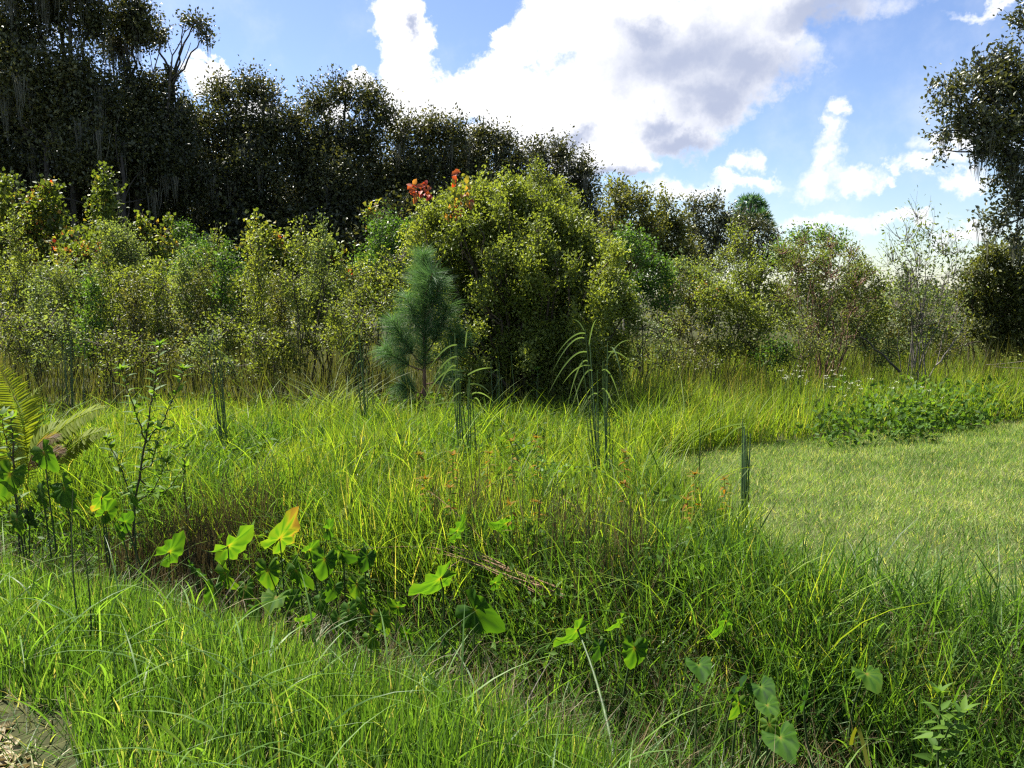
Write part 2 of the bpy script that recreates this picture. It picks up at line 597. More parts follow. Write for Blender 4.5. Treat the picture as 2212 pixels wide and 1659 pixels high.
def road_mat():
    m = bpy.data.materials.new('sandy_path')
    m.use_nodes = True
    nt = m.node_tree
    L = nt.links
    pr = nt.nodes['Principled BSDF']
    pr.inputs['Roughness'].default_value = 0.95
    tc = nt.nodes.new('ShaderNodeTexCoord')
    n = nt.nodes.new('ShaderNodeTexNoise')
    n.inputs['Scale'].default_value = 28
    n.inputs['Detail'].default_value = 9
    n.inputs['Roughness'].default_value = .75
    L.new(tc.outputs['Object'], n.inputs['Vector'])
    r = ramp_node(nt, [(.3, (.16, .12, .09)), (.5, (.36, .29, .23)), (.7, (.50, .43, .35))])
    L.new(n.outputs['Fac'], r.inputs[0])
    L.new(r.outputs[0], pr.inputs['Base Color'])
    b = nt.nodes.new('ShaderNodeBump')
    b.inputs['Strength'].default_value = .6
    b.inputs['Distance'].default_value = .01
    L.new(n.outputs['Fac'], b.inputs['Height'])
    L.new(b.outputs[0], pr.inputs['Normal'])
    return m


rng = np.random.default_rng(11)
pv, pt = [], []
tt = np.linspace(-9, 9, 90)
ex = -1.6 + tt
ey = 2.5 - (ex + 1.6) * .80 + .03 + .03 * np.sin(tt * 3.1) + .02 * np.sin(tt * 7.7 + 1)
for k in range(90):
    pv += [(ex[k], ey[k] - .02, -0.024), (ex[k] - 1.9, ey[k] - 2.4, -0.024)]
for k in range(89):
    a0 = 2 * k
    pt += [(a0, a0 + 1, a0 + 3), (a0, a0 + 3, a0 + 2)]
tag(link('path', mesh('path', pv, pt, road_mat())), 'strip of pale sandy path at the corner of the verge', kind='structure')


# ------------------------------------------------------------------ foliage machinery
def spray(rng, lobes, dens, per, twig, leaf, tint=(.5, .2, .12), upb=.5, shell=.4, spread=.35, sq=1.0):
    """twig tips in the crown's lobes, then leaves along each twig. lobes (n,6): centre and radii"""
    tips, outs, cen, tone = [], [], [], []
    for lb in lobes:
        c, r = np.array(lb[:3]), np.array(lb[3:6])
        area = 4 * math.pi * ((r[0] * r[1]) + (r[1] * r[2]) + (r[0] * r[2])) / 3
        n = max(6, int(dens * area))
        u = norm(rng.normal(size=(n, 3)))
        q = rng.uniform(.02, 1, n) ** shell * rng.normal(1, .10, n)
        lumps = 1 + .22 * np.sin(u[:, 0] * 5 + c[0] * 7) * np.sin(u[:, 2] * 5 + c[2] * 9) + .16 * np.sin(u[:, 2] * 9 + c[0] * 5 + u[:, 1] * 7)
        tips.append(c + u * r * q[:, None] * lumps[:, None])
        outs.append(u)
        cen.append(np.repeat(c[None], n, 0))
        tone.append(np.full(n, rng.normal(0, .13)) + .10 * np.sin(u[:, 0] * 4 + c[2] * 3) * np.sin(u[:, 2] * 4 + c[0] * 3))
    tips, outs, cen = np.concatenate(tips), np.concatenate(outs), np.concatenate(cen)
    n = len(tips)
    od = norm(outs * .8 + np.array([0, 0, upb]) + rng.normal(0, .45, (n, 3)))
    tl = twig * rng.uniform(.6, 1.35, n)
    k = np.repeat(np.arange(n), rng.integers(max(1, int(per * .6)), int(per * 1.4) + 1, n))
    m = len(k)
    t = rng.uniform(0.05, 1, m)
    pos = tips[k] + od[k] * (tl[k] * (t - .6))[:, None] + rng.normal(0, 1, (m, 3)) * (twig * spread * .45)
    ld = od[k] * .55 + rng.normal(0, .6, (m, 3))
    nr = rng.normal(0, .75, (m, 3)) + np.array([0, 0, .65])
    tw = rng.normal(0, 1, n)
    tone = np.concatenate(tone)
    tn = np.clip(tint[0] + tone[k] + tint[1] * .8 * tw[k] + tint[2] * rng.normal(0, 1, m), 0.0, 1.0)
    sz = leaf * rng.uniform(.6, 1.3, m)
    return dict(tips=tips, od=od, tl=tl, cen=cen, pos=pos, ld=ld, nr=nr, tn=tn, sz=sz, k=k)


def lobes_px(spec, d, flat=.85, jit=None, rng=None):
    """(px,py,r[,rx_scale,dd]) in survey units at depth d -> metric lobes"""
    out = []
    for s in spec:
        px, py, r = s[:3]
        sx = s[3] if len(s) > 3 else 1.0
        dd = s[4] if len(s) > 4 else (rng.uniform(-.5, .5) * r * K / FOC * d * 1.2 if rng is not None else 0)
        c = at(px, py, d + dd)
        rm = r * K / FOC * d
        out.append((*c, rm * sx, rm * .95, rm * flat))
    return np.array(out)


def branches(rng, base, lobes, f, r0, n_twig, mat_tw=.35, stems=1, fork=.35, nk=7, twr=.006, limb=.45):
    """trunk or stems from base, limbs to every lobe, thin twigs into the sprays"""
    base = np.array(base, float)
    parts = []
    C = lobes[:, :3]
    cm = C.mean(0)
    L = len(lobes)
    if stems == 1:
        top = base + (cm - base) * fork
        top[2] = base[2] + (C[:, 2].max() - base[2]) * fork
        trunk = bez(base[None], top[None], ((base + top) / 2 + np.array([rng.normal(0, .08), rng.normal(0, .08), 0]) * np.linalg.norm(top - base))[None], nk + 3)
        wob = rng.normal(0, .02, trunk.shape) * np.linalg.norm(top - base) * .5
        wob[:, 0] = 0
        wob[:, -1] = 0
        rr = np.linspace(r0, r0 * .62, nk + 3)
        rr[0] *= 1.35
        parts.append(tubes(trunk + wob, rr[None], 8))
        start = np.repeat(top[None], L, 0)
        rl = r0 * limb
    else:
        start = np.repeat(base[None], L, 0) + rng.normal(0, 1, (L, 3)) * np.array([1, 1, 0]) * r0 * 3.0
        start[:, 2] = base[2]
        rl = r0
    end = C + np.array([0, 0, .35]) * lobes[:, 5:6]
    ctl = start * .45 + end * .55
    ctl[:, 2] = start[:, 2] + (end[:, 2] - start[:, 2]) * rng.uniform(.45, .8, L)
    ctl += rng.normal(0, .08, (L, 3)) * np.linalg.norm(end - start, axis=1, keepdims=True)
    limb = bez(start, end, ctl, nk + 2)
    w = rng.normal(0, .018, limb.shape) * np.linalg.norm(end - start, axis=1)[:, None, None]
    w[:, 0] = 0
    limb = limb + w
    rl_ = (rl * rng.uniform(.6, 1.0, L))[:, None] * np.linspace(1, .28, nk + 2)[None]
    parts.append(tubes(limb, rl_, 5))
    tips, od, cen, tl = f['tips'], f['od'], f['cen'], f['tl']
    n = len(tips)
    pick = rng.permutation(n)[:min(n_twig, n)]
    if len(pick):
        e = tips[pick] + od[pick] * tl[pick][:, None] * .4
        tt_ = rng.uniform(.0, .45, len(pick))[:, None]
        s = cen[pick] + (tips[pick] - cen[pick]) * tt_ - np.array([0, 0, .25]) * np.linalg.norm(tips[pick] - cen[pick], axis=1, keepdims=True)
        c = s * .5 + tips[pick] * .5 + rng.normal(0, .12, (len(pick), 3)) * np.linalg.norm(e - s, axis=1, keepdims=True)
        tw = bez(s, e, c, 4)
        parts.append(tubes(tw, np.full((len(pick), 1), twr) * np.array([[1.5, 1.1, .8, .4]]) * rng.uniform(.7, 1.3, (len(pick), 1)), 3))
    return parts


def moss_strands(rng, anchors, n_each, ln, wd, spread):
    """hanging grey beards: narrow wavy ribbons dropping from each anchor"""
    A = np.repeat(anchors, n_each, 0)
    n = len(A)
    A = A + rng.normal(0, 1, (n, 3)) * np.array([spread, spread, spread * .4])
    Ls = ln * rng.uniform(.35, 1.25, n)
    S = 5
    t = np.linspace(0, 1, S + 1)[None, :, None]
    P = np.repeat(A[:, None], S + 1, 1)
    P = P + rng.normal(0, .018, (n, S + 1, 3)) * Ls[:, None, None] * np.array([1, 1, .2])
    P[:, :, 2] -= (Ls[:, None] * t[..., 0])
    conv = anchors.repeat(n_each, 0)
    P[:, :, :2] += (conv[:, None, :2] - P[:, :, :2]) * t * .6
    ang = rng.uniform(0, math.pi, n)
    sd = np.stack([np.cos(ang), np.sin(ang), 0 * ang], 1)[:, None]
    wt = np.array([.5, 1, 1, .8, .5, .12])[None, :, None] * wd * rng.uniform(.5, 1.4, (n, 1, 1))
    V = np.stack([P - sd * wt, P + sd * wt], 2).reshape(n, -1, 3)
    f = []
    for k in range(S):
        a0 = 2 * k
        f += [[a0, a0 + 1, a0 + 3], [a0, a0 + 3, a0 + 2]]
    T = (np.array(f)[None] + (np.arange(n) * 2 * (S + 1))[:, None, None]).reshape(-1, 3)
    tn = np.repeat(np.clip(rng.normal(.45, .25, n), 0, 1), 2 * (S + 1))
    return V.reshape(-1, 3), T, tn


def plant(name, label, cat, group, base, d, spec, mat, leaf, dens, per, twig, tint=(.5, .2, .12), r0=.02, stems=1, n_twig=120, wr=.5, flat=.9,
          bark='twig', seed=0, upb=.5, shell=.4, six=False, twr=.006, moss=None, fork=.35, spread=.35, tips=None, stemname='trunk', fold=.25, limb=.45, moss_low=False):
    """a woody plant: base (px at the ground, depth) with lobes read off the photograph at that depth"""
    rng = np.random.default_rng(seed)
    b = at(base, 500, d)
    b[2] = float(gh(b[0], b[1])) - .03
    lb = lobes_px(spec, d, flat, rng=rng)
    f = spray(rng, lb, dens, per, twig, leaf, tint, upb, shell, spread)
    tn = f['tn']
    if tips is not None:                      # coloured young leaves on some twigs
        frac, val = tips
        sel = rng.random(len(f['tips'])) < frac
        tn = np.where(sel[f['k']] & (rng.random(len(tn)) < .8), np.clip(rng.normal(val, .08, len(tn)), 0, 1), tn)
    root = thing(name, b, label, cat, group)
    V, T, c = leaves(f['pos'], f['ld'], f['nr'], f['sz'], wr, tn, fold, six)
    crown = link('crown', mesh(name + '_crown', local(V, root), T, M[mat], c), root)
    V, T, c = join(branches(rng, b, lb, f, r0, n_twig, stems=stems, fork=fork, twr=twr, limb=limb))
    link(stemname, mesh(name + '_wood', local(V, root), T, M[bark], c), root)
    if moss:
        n_anchor, n_each, ln, wd = moss
        tp = f['tips']
        if moss_low:
            tp = tp[tp[:, 2] < np.quantile(tp[:, 2], .35)]
        low = tp[rng.permutation(len(tp))[:n_anchor]]
        V, T, c = moss_strands(rng, low, n_each, ln, wd, .05 + .05 * ln)
        tag(link('spanish_moss', mesh(name + '_moss', local(V, root), T, M['moss'], c), root), kind='stuff')
    return root


# ------------------------------------------------------------------ the oak wood at the back
WOOD = 'oaks of the wood behind the thicket'
MOSSY = (46, 20, 1.0, .012)
plant('oak_tree', 'tallest oak at the left edge, hung with grey Spanish moss', 'tree', WOOD, 175, 27,
      [(25, 70, 70), (110, 20, 75), (60, 165, 85), (205, 40, 50), (165, 150, 60), (120, 250, 85), (20, 270, 80), (225, 215, 55), (70, 350, 90), (190, 330, 85), (150, 430, 90), (20, 450, 80), (-60, 120, 90), (-70, 300, 100), (40, -70, 90), (150, -60, 70)],
      'oak', .125, 26, 12, .8, (.38, .22, .2), r0=.36, n_twig=260, wr=.6, bark='bark', seed=1, moss=(110, 24, 1.3, .012), twr=.016, shell=.5, spread=.4)
plant('oak_tree', 'slim oak with an open crown against the sky, right of the tallest oak', 'tree', WOOD, 300, 28.5,
      [(275, 35, 48), (305, 65, 42), (250, 95, 34), (300, 20, 30), (285, 195, 60), (320, 250, 70), (250, 285, 75), (330, 330, 80), (270, 390, 80), (320, 450, 80)],
      'oak', .12, 28, 12, .75, (.4, .22, .2), r0=.16, n_twig=260, wr=.6, bark='bark', seed=2, moss=(60, 22, 1.2, .012), twr=.014, fork=.75, shell=.5)
plant('oak_tree', 'half dead oak with bare grey limbs and one leafy tip against the sky', 'tree', WOOD, 350, 29,
      [(428, 48, 15, 1.7), (446, 78, 13), (405, 42, 12), (340, 75, 22), (352, 185, 26), (368, 160, 16), (375, 250, 50), (345, 300, 60), (400, 290, 45), (360, 370, 70), (410, 400, 60)],
      'oak', .12, 28, 11, .65, (.4, .22, .2), r0=.12, n_twig=200, wr=.6, bark='bark', seed=3, moss=(40, 18, .8, .012), twr=.014, fork=.8)
plant('oak_tree', 'rounded oak rising in front of the small white cloud', 'tree', WOOD, 500, 31,
      [(480, 205, 38), (535, 185, 36), (575, 205, 32), (430, 270, 55), (510, 280, 60), (585, 280, 55), (440, 360, 70), (540, 370, 75), (470, 440, 75), (560, 450, 75)],
      'oak', .125, 25, 12, .9, (.4, .22, .2), r0=.3, n_twig=320, wr=.6, bark='bark', seed=4, moss=MOSSY, twr=.016)
plant('oak_tree', 'oak with two airy domes of branches before the tall cloud', 'tree', WOOD, 720, 32,
      [(690, 220, 34), (735, 200, 34), (795, 212, 40), (830, 250, 28), (640, 260, 34), (690, 300, 55), (780, 300, 60), (640, 340, 55), (720, 390, 75), (810, 390, 65), (660, 440, 70), (770, 460, 70)],
      'oak', .125, 25, 12, .95, (.42, .22, .2), r0=.3, n_twig=420, wr=.6, bark='bark', seed=5, moss=MOSSY, twr=.017)
plant('oak_tree', 'grey leaved oak with a flat top under the base of the tall cloud', 'tree', WOOD, 930, 33,
      [(870, 285, 36), (925, 280, 40), (975, 285, 36), (890, 350, 60), (970, 350, 60), (900, 430, 70), (980, 440, 70), (860, 400, 50)],
      'oak', .125, 25, 12, .9, (.48, .22, .2), r0=.28, n_twig=360, wr=.6, bark='bark', seed=6, moss=MOSSY, twr=.017)
plant('oak_tree', 'oak with a ragged leafy top behind the red vine leaves', 'tree', WOOD, 1070, 34,
      [(1040, 285, 28), (1085, 310, 36), (1030, 340, 48), (1110, 350, 40), (1060, 410, 65), (1120, 430, 55), (1040, 470, 65)],
      'oak', .125, 25, 12, .9, (.46, .22, .2), r0=.26, n_twig=320, wr=.6, bark='bark', seed=7, moss=MOSSY, twr=.017)
plant('oak_tree', 'last oak of the wood, sloping down to the right above the big green bush', 'tree', WOOD, 1210, 35,
      [(1165, 340, 34), (1215, 330, 32), (1250, 365, 32), (1195, 400, 48), (1265, 410, 36), (1170, 440, 50), (1240, 460, 50), (1280, 470, 30), (1270, 520, 40)],
      'oak', .125, 25, 12, .9, (.46, .22, .2), r0=.26, n_twig=320, wr=.6, bark='bark', seed=8, moss=MOSSY, twr=.017)

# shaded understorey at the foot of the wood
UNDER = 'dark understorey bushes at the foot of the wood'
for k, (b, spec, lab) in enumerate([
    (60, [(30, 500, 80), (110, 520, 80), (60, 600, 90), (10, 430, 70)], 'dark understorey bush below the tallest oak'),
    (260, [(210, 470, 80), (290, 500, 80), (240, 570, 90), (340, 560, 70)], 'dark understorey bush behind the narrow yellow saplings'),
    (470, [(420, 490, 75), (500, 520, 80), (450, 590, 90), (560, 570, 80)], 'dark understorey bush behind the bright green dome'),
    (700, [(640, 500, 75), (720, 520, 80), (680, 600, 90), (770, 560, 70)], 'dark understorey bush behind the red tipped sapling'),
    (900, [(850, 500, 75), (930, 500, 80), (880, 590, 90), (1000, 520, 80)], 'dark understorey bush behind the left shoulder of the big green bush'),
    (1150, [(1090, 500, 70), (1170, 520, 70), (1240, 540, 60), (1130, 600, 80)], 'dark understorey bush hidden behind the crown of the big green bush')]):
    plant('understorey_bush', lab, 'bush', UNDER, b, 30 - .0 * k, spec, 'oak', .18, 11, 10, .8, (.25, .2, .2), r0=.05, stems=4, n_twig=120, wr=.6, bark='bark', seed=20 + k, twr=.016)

# trunks of the wood that show as grey verticals
rng = np.random.default_rng(5)
for k, (px, py0, py1, lean, d, lab) in enumerate([
    (172, 600, 330, -14, 26.5, 'straight grey trunk under the tallest oak'), (120, 600, 320, -20, 26, 'leaning grey trunk at the left end of the wood'),
    (245, 600, 330, 16, 26, 'thin grey trunk with a slight curve behind the tall maple sapling')]):
    b = at(px, 560, d)
    b[2] = 0
    t = at(px + lean, py1, d)
    P = bez(b[None], t[None], ((b + t) / 2 + np.array([rng.normal(0, .25), 0, 0]))[None], 9)
    o = thing('dead_tree', b, lab, 'tree', 'bare trunks in the wood')
    r = .14 if k < 2 else .09
    V, T, c = tubes(P + rng.normal(0, .02, P.shape), np.linspace(r, r * .5, 9)[None], 7)
    link('trunk', mesh('bare_trunk', local(V, o), T, M['bark'], c), o)
    n = 9
    s = P[0][rng.integers(4, 9, n)]
    e = s + rng.normal(0, 1, (n, 3)) * np.array([.8, .4, .5]) + np.array([0, 0, .5])
    br = bez(s, e, (s + e) / 2 + rng.normal(0, .2, (n, 3)), 6)
    for q in range(n):
        V, T, c = tubes(br[q:q + 1], r * .3 * np.linspace(1, .3, 6)[None], 4)
        link('branch', mesh('bare_branch', local(V, o), T, M['bark'], c), o)

# bare dead limbs that stand out against the sky
o = thing('dead_branch', at(352, 330, 28.6), 'bare forked dead limbs standing pale against the blue sky', 'branch')
pp = []
for (x0, y0, x1, y1, r) in [(352, 330, 366, 175, .085), (366, 175, 372, 120, .05), (372, 120, 398, 70, .03), (398, 70, 425, 45, .02), (372, 120, 358, 75, .022), (384, 96, 402, 95, .016), (366, 175, 388, 150, .03), (388, 150, 412, 92, .022),
                           (366, 190, 405, 135, .018), (385, 160, 400, 148, .012), (322, 190, 345, 110, .032), (345, 110, 343, 60, .02), (345, 110, 352, 70, .016), (330, 160, 320, 100, .018), (343, 60, 330, 30, .010), (398, 70, 384, 50, .012), (425, 45, 440, 60, .012), (358, 75, 352, 58, .01)]:
    s, e = at(x0, y0, 28.6), at(x1, y1, 28.4)
    m_ = (s + e) / 2 + rng.normal(0, .05, 3) * np.linalg.norm(e - s)
    V, T, c = tubes(bez(s[None], e[None], m_[None], 6), np.linspace(r, r * .6, 6)[None] * .8, 5)
    link('limb', mesh('dead_limb', local(V, o), T, M['grey'], c), o)

# far wood closing the gaps between the trees
rng = np.random.default_rng(77)
lb = []
for px in range(-260, 1500, 60):
    top = np.interp(px, [-300, 0, 300, 450, 700, 1000, 1200, 1300, 1500], [60, 90, 250, 270, 280, 330, 400, 450, 520])
    for py in np.arange(top + 60, 620, 62):
        lb.append((px + rng.uniform(-15, 15), py, 62))
lb = lobes_px(lb, 42, .9, rng=rng)
f = spray(rng, lb, 1.7, 9, 1.3, .26, (.3, .2, .2), shell=.5)
V, T, c = leaves(f['pos'], f['ld'], f['nr'], f['sz'], .6, f['tn'])
tag(link('far_woods', mesh('far_woods', V, T, M['oak'], c)), 'dense dark leaf mass of the wood far behind the oaks', kind='stuff')

# right end of the wood
plant('young_tree', 'yellow green young tree with a pointed top right of the oak wood', 'tree', 'yellow green young trees beyond the big bush', 1350, 26,
      [(1335, 405, 24), (1345, 440, 36), (1385, 435, 28), (1330, 490, 45), (1400, 490, 45), (1360, 545, 55)], 'olive', .13, 20, 12, .55, (.6, .2, .2), r0=.12, n_twig=180, seed=31, bark='bark', flat=1.2, twr=.012)
plant('young_tree', 'olive young tree with a narrow spire in front of the low white cloud', 'tree', 'yellow green young trees beyond the big bush', 1440, 27,
      [(1440, 440, 20), (1435, 475, 30), (1415, 500, 30), (1465, 490, 28), (1440, 545, 50), (1480, 560, 40)], 'olive', .13, 20, 12, .55, (.5, .2, .2), r0=.12, n_twig=180, seed=32, bark='bark', flat=1.2, twr=.012)
FAR = 'distant oaks at the right end of the wood'
plant('oak_tree', 'distant oak with a bushy two-lobed top, left of the far pine', 'tree', FAR, 1530, 48,
      [(1500, 450, 26), (1535, 440, 26), (1565, 470, 28), (1500, 495, 38), (1550, 510, 42), (1510, 560, 50)], 'oak_far', .20, 9, 10, .9, (.4, .2, .2), r0=.3, n_twig=150, seed=33, bark='bark', twr=.02)
plant('oak_tree', 'distant low oak sloping down to the right of the far pine', 'tree', FAR, 1640, 50,
      [(1590, 480, 28), (1630, 490, 30), (1660, 510, 28), (1600, 540, 42), (1660, 555, 36), (1690, 560, 26)], 'oak_far', .20, 9, 10, .9, (.4, .2, .2), r0=.3, n_twig=150, seed=34, bark='bark', twr=.02)

# far pine: tufts of needles on short limbs
rng = np.random.default_rng(9)
b = at(1622, 520, 52)
b[2] = 0
o = thing('pine_tree', b, 'far pine with a dark rounded needle crown above the distant oaks', 'tree')
top = at(1622, 432, 52)
P = bez(b[None], top[None], ((b + top) / 2)[None], 8)
pp = [tubes(P, np.linspace(.2, .07, 8)[None], 6)]
tf = np.array([at(1622 + dx, 450 + dy, 52 + rng.uniform(-.8, .8)) for dx, dy in [(-22, 0), (-14, -14), (0, -18), (14, -14), (24, -2), (-24, 14), (-8, 4), (10, 4), (26, 14), (-16, 26), (14, 24), (32, 22), (0, 16), (40, 40), (-26, 40)]])
pp.append(tubes(bez(np.repeat(((b + 3 * top) / 4)[None], len(tf), 0), tf, tf * .5 + ((b + 3 * top) / 4) * .5, 5), np.full((len(tf), 5), .035), 4))
V, T, c = join(pp)
link('trunk', mesh('far_pine_wood', local(V, o), T, M['bark'], c), o)
n = 130
ctr = np.repeat(tf, n, 0)
dr = norm(rng.normal(0, 1, ctr.shape) + np.array([0, 0, .3]))
V, T, c = leaves(ctr + dr * .08, dr, rng.normal(0, 1, ctr.shape), rng.uniform(.35, .6, len(ctr)), .12, np.clip(rng.normal(.35, .2, len(ctr)), 0, 1))
link('crown', mesh('far_pine_crown', local(V, o), T, M['pine'], c), o)

# low far tree line at the right gap
lb = []
rng = np.random.default_rng(78)
for px in range(1480, 2700, 34):
    top = 612 + 8 * math.sin(px * .05) + 6 * math.sin(px * .021)
    lb.append((px, top + 14, 22))
    lb.append((px + 10, top + 40, 26))
lb = lobes_px(lb, 95, .9, rng=rng)
f = spray(rng, lb, .9, 9, 1.8, .42, (.4, .2, .2), shell=.5)
V, T, c = leaves(f['pos'], f['ld'], f['nr'], f['sz'], .7, f['tn'])
tag(link('far_treeline', mesh('far_treeline', V, T, M['oak_far'], c)), 'low dark tree line on the horizon seen through the gap at right', kind='stuff')
plant('conical_tree', 'small dark cone-shaped tree on the skyline behind the twiggy willow', 'tree', None, 1958, 60,
      [(1958, 575, 9), (1958, 592, 13), (1958, 612, 17)], 'oak_far', .2, 7, 9, .5, (.3, .15, .15), r0=.12, n_twig=30, seed=36, bark='bark', flat=1.3)

# big oak just out of the frame at right: its outer boughs come into view
ROAK = [(2200, 40, 18), (2165, 125, 30), (2120, 160, 32), (2065, 190, 32), (2030, 225, 18), (2022, 180, 9), (2150, 200, 50), (2195, 180, 45), (2090, 250, 40), (2040, 290, 18), (2030, 330, 9), (2150, 280, 50), (2200, 260, 50), (2120, 325, 26), (2180, 340, 38), (2205, 400, 34), (2165, 385, 14), (2140, 400, 10), (2200, 440, 24), (2160, 470, 18), (2125, 470, 11), (2195, 510, 22), (2145, 500, 12), (2270, 120, 60), (2290, 240, 80), (2300, 340, 60), (2300, 20, 70), (2380, 160, 100)]
plant('oak_tree', 'large live oak reaching in from the right edge with mossy drooping boughs', 'tree', None, 2560, 12.5, ROAK, 'oak_far', .072, 70, 14, .32, (.35, .2, .2), r0=.2, n_twig=800, wr=.55, bark='bark',
      seed=40, moss=(60, 14, .4, .006), moss_low=True, twr=.004, fork=.6, shell=.55, spread=.5, limb=.16)

# ------------------------------------------------------------------ thicket
TH = 'shrubs of the thicket between the meadow and the wood'
MS = 'red maple saplings of the thicket'
maple = dict(mat='maple', leaf=.085, dens=34, per=10, twig=.34, tint=(.3, .12, .1), r0=.02, stems=1, n_twig=90, wr=.85, bark='twig', flat=1.35, twr=.006, fork=.55, shell=.5)
thick = dict(wr=.6, dens=40, per=22, twig=.30, r0=.014, stems=3, n_twig=160, bark='twig', twr=.005, stemname='stems')


def mp(label, base, d, spec, seed, tips=(.12, .78), **kw):
    q = dict(maple)
    q.update(kw)
    plant('maple_sapling', label, 'sapling', MS, base, d, spec, seed=seed, tips=tips, **q)


def sh(label, base, d, spec, seed, mat='myrtle', leaf=.05, **kw):
    q = dict(thick)
    q.update(kw)
    plant('shrub', label, 'shrub', TH, base, d, spec, mat, leaf, seed=seed, **q)


mp('maple sapling with yellow tips cut by the left edge of the photo', 12, 17, [(5, 400, 22), (14, 450, 34), (-10, 480, 40), (22, 515, 40), (-20, 560, 50)], 101, (.15, .6))
mp('maple sapling with an orange topped shoot, second from the left edge', 100, 17, [(105, 405, 20), (88, 440, 26, 1.2), (120, 470, 34), (70, 500, 40), (130, 530, 40), (95, 570, 45)], 102, (.22, .74))
mp('tallest maple sapling, a narrow leafy spire against the dark wood', 230, 18, [(228, 378, 14), (222, 405, 18), (238, 430, 22), (200, 430, 12), (225, 465, 26), (245, 500, 28), (210, 515, 30)], 103, (.1, .6))
mp('narrow maple sapling with yellow and orange leaves', 305, 17.5, [(303, 482, 14), (312, 505, 20), (300, 535, 24), (315, 570, 26)], 104, (.4, .6))
mp('slender dark maple sapling beside the yellow one', 362, 17.5, [(362, 472, 9), (358, 500, 13), (366, 535, 18), (360, 575, 24)], 105, (.1, .7))
mp('low maple sapling with coral pink tips at the left', 165, 16, [(150, 545, 28), (190, 550, 26), (165, 580, 36)], 106, (.28, .8))
mp('broad maple sapling glowing yellow beside the bright green dome', 575, 16, [(555, 490, 16), (580, 515, 24), (600, 540, 28), (550, 540, 26), (620, 570, 30), (575, 585, 40), (640, 600, 30)], 107, (.4, .58))
mp('maple sapling with one scarlet tip', 705, 16, [(706, 520, 9), (705, 540, 20), (690, 565, 26), (725, 570, 24), (705, 600, 32)], 108, (.10, .95))
mp('thin maple sapling with drooping leaves left of the big bush', 815, 14.5, [(800, 455, 7), (806, 480, 10), (815, 510, 14), (812, 545, 18)], 109, (.2, .7))

sh('blue green shrub between the tall and the yellow maple saplings', 250, 16.5, [(235, 500, 26), (262, 515, 32), (240, 550, 40), (285, 555, 36)], 121, 'groundsel', tint=(.5, .15, .15))
sh('bright green dome of shrub in the middle of the left thicket', 445, 16, [(415, 550, 30), (450, 540, 30), (490, 555, 32), (440, 585, 45), (500, 600, 36), (390, 590, 36)], 122, 'bright', leaf=.052, dens=40)
sh('small bright green shrub at the foot of the half dead oak', 385, 18, [(390, 495, 22), (405, 520, 26), (380, 545, 28)], 123, 'bright', tint=(.25, .15, .15))
sh('fresh green shrub at the left shoulder of the big bush', 840, 14, [(830, 490, 26), (868, 500, 28), (815, 525, 26), (850, 540, 40), (800, 570, 36), (880, 560, 40)], 124, 'bright', leaf=.052, dens=38, tint=(.65, .18, .15))
sh('pale grey green shrub at the far left', 40, 14, [(20, 590, 50), (80, 600, 45), (40, 650, 60), (110, 640, 40)], 125, 'myrtle', tint=(.35, .15, .15))
sh('bluish grey shrub, second from the left edge', 155, 13.5, [(130, 610, 45), (185, 605, 45), (150, 660, 55), (200, 650, 40), (110, 650, 30)], 126, 'groundsel', tint=(.42, .16, .15), leaf=.046)
sh('yellowish green shrub below the slender dark maple sapling', 300, 13.5, [(260, 615, 40), (310, 610, 42), (350, 630, 40), (290, 660, 45), (240, 660, 35)], 127, 'myrtle', tint=(.5, .18, .15))
sh('dense olive shrub right below the bright green dome', 420, 13, [(390, 630, 45), (440, 620, 45), (480, 640, 42), (410, 680, 45), (460, 690, 40)], 128, 'olive', tint=(.62, .2, .15), leaf=.046)
sh('tall mixed shrub with light twigs below the broad yellow sapling', 560, 13, [(520, 620, 42), (570, 630, 45), (610, 640, 40), (540, 680, 50), (600, 690, 48)], 129, 'myrtle', tint=(.5, .2, .15), leaf=.046)
sh('grey green shrub with thin stems below the scarlet tipped sapling', 680, 12.5, [(640, 640, 42), (690, 620, 45), (730, 640, 40), (670, 690, 48), (720, 690, 40)], 130, 'groundsel', tint=(.55, .18, .15), leaf=.046)
sh('yellow green shrub between the pine sapling and the thin maple', 790, 12, [(760, 600, 40), (810, 600, 42), (850, 620, 40), (780, 650, 42), (840, 665, 40), (770, 690, 30)], 131, 'myrtle', tint=(.72, .2, .15), leaf=.046)
sh('low shrub with small yellowing leaves at the meadow edge', 580, 11, [(560, 740, 36), (610, 750, 40), (580, 790, 40), (640, 780, 30)], 132, 'myrtle', tint=(.55, .22, .15), leaf=.044)
sh('low brownish shrub with thin stems at the far left meadow edge', 60, 12, [(30, 700, 40), (80, 690, 40), (60, 740, 36), (120, 720, 36)], 133, 'olive', tint=(.55, .2, .2), leaf=.044, per=19)
sh('open stemmed shrub left of the tall dark culms', 210, 12, [(180, 700, 38), (230, 690, 40), (270, 710, 36), (200, 740, 34)], 134, 'myrtle', tint=(.4, .2, .15), leaf=.044, per=19)
sh('open grey shrub behind the tall dark culms', 370, 12, [(330, 700, 36), (380, 710, 40), (430, 720, 36), (360, 750, 36)], 135, 'olive', tint=(.55, .2, .15), leaf=.044, per=20)
sh('slim shrub with upright dark stems between culms and low yellowing shrub', 500, 11.8, [(480, 700, 34), (520, 720, 34), (490, 760, 34)], 136, 'myrtle', tint=(.45, .2, .15), leaf=.044, per=20)
sh('shrub with pale leaves behind the arching silvery grass', 700, 11.5, [(670, 740, 34), (720, 730, 36), (760, 740, 30)], 137, 'myrtle', tint=(.5, .2, .15), leaf=.044)

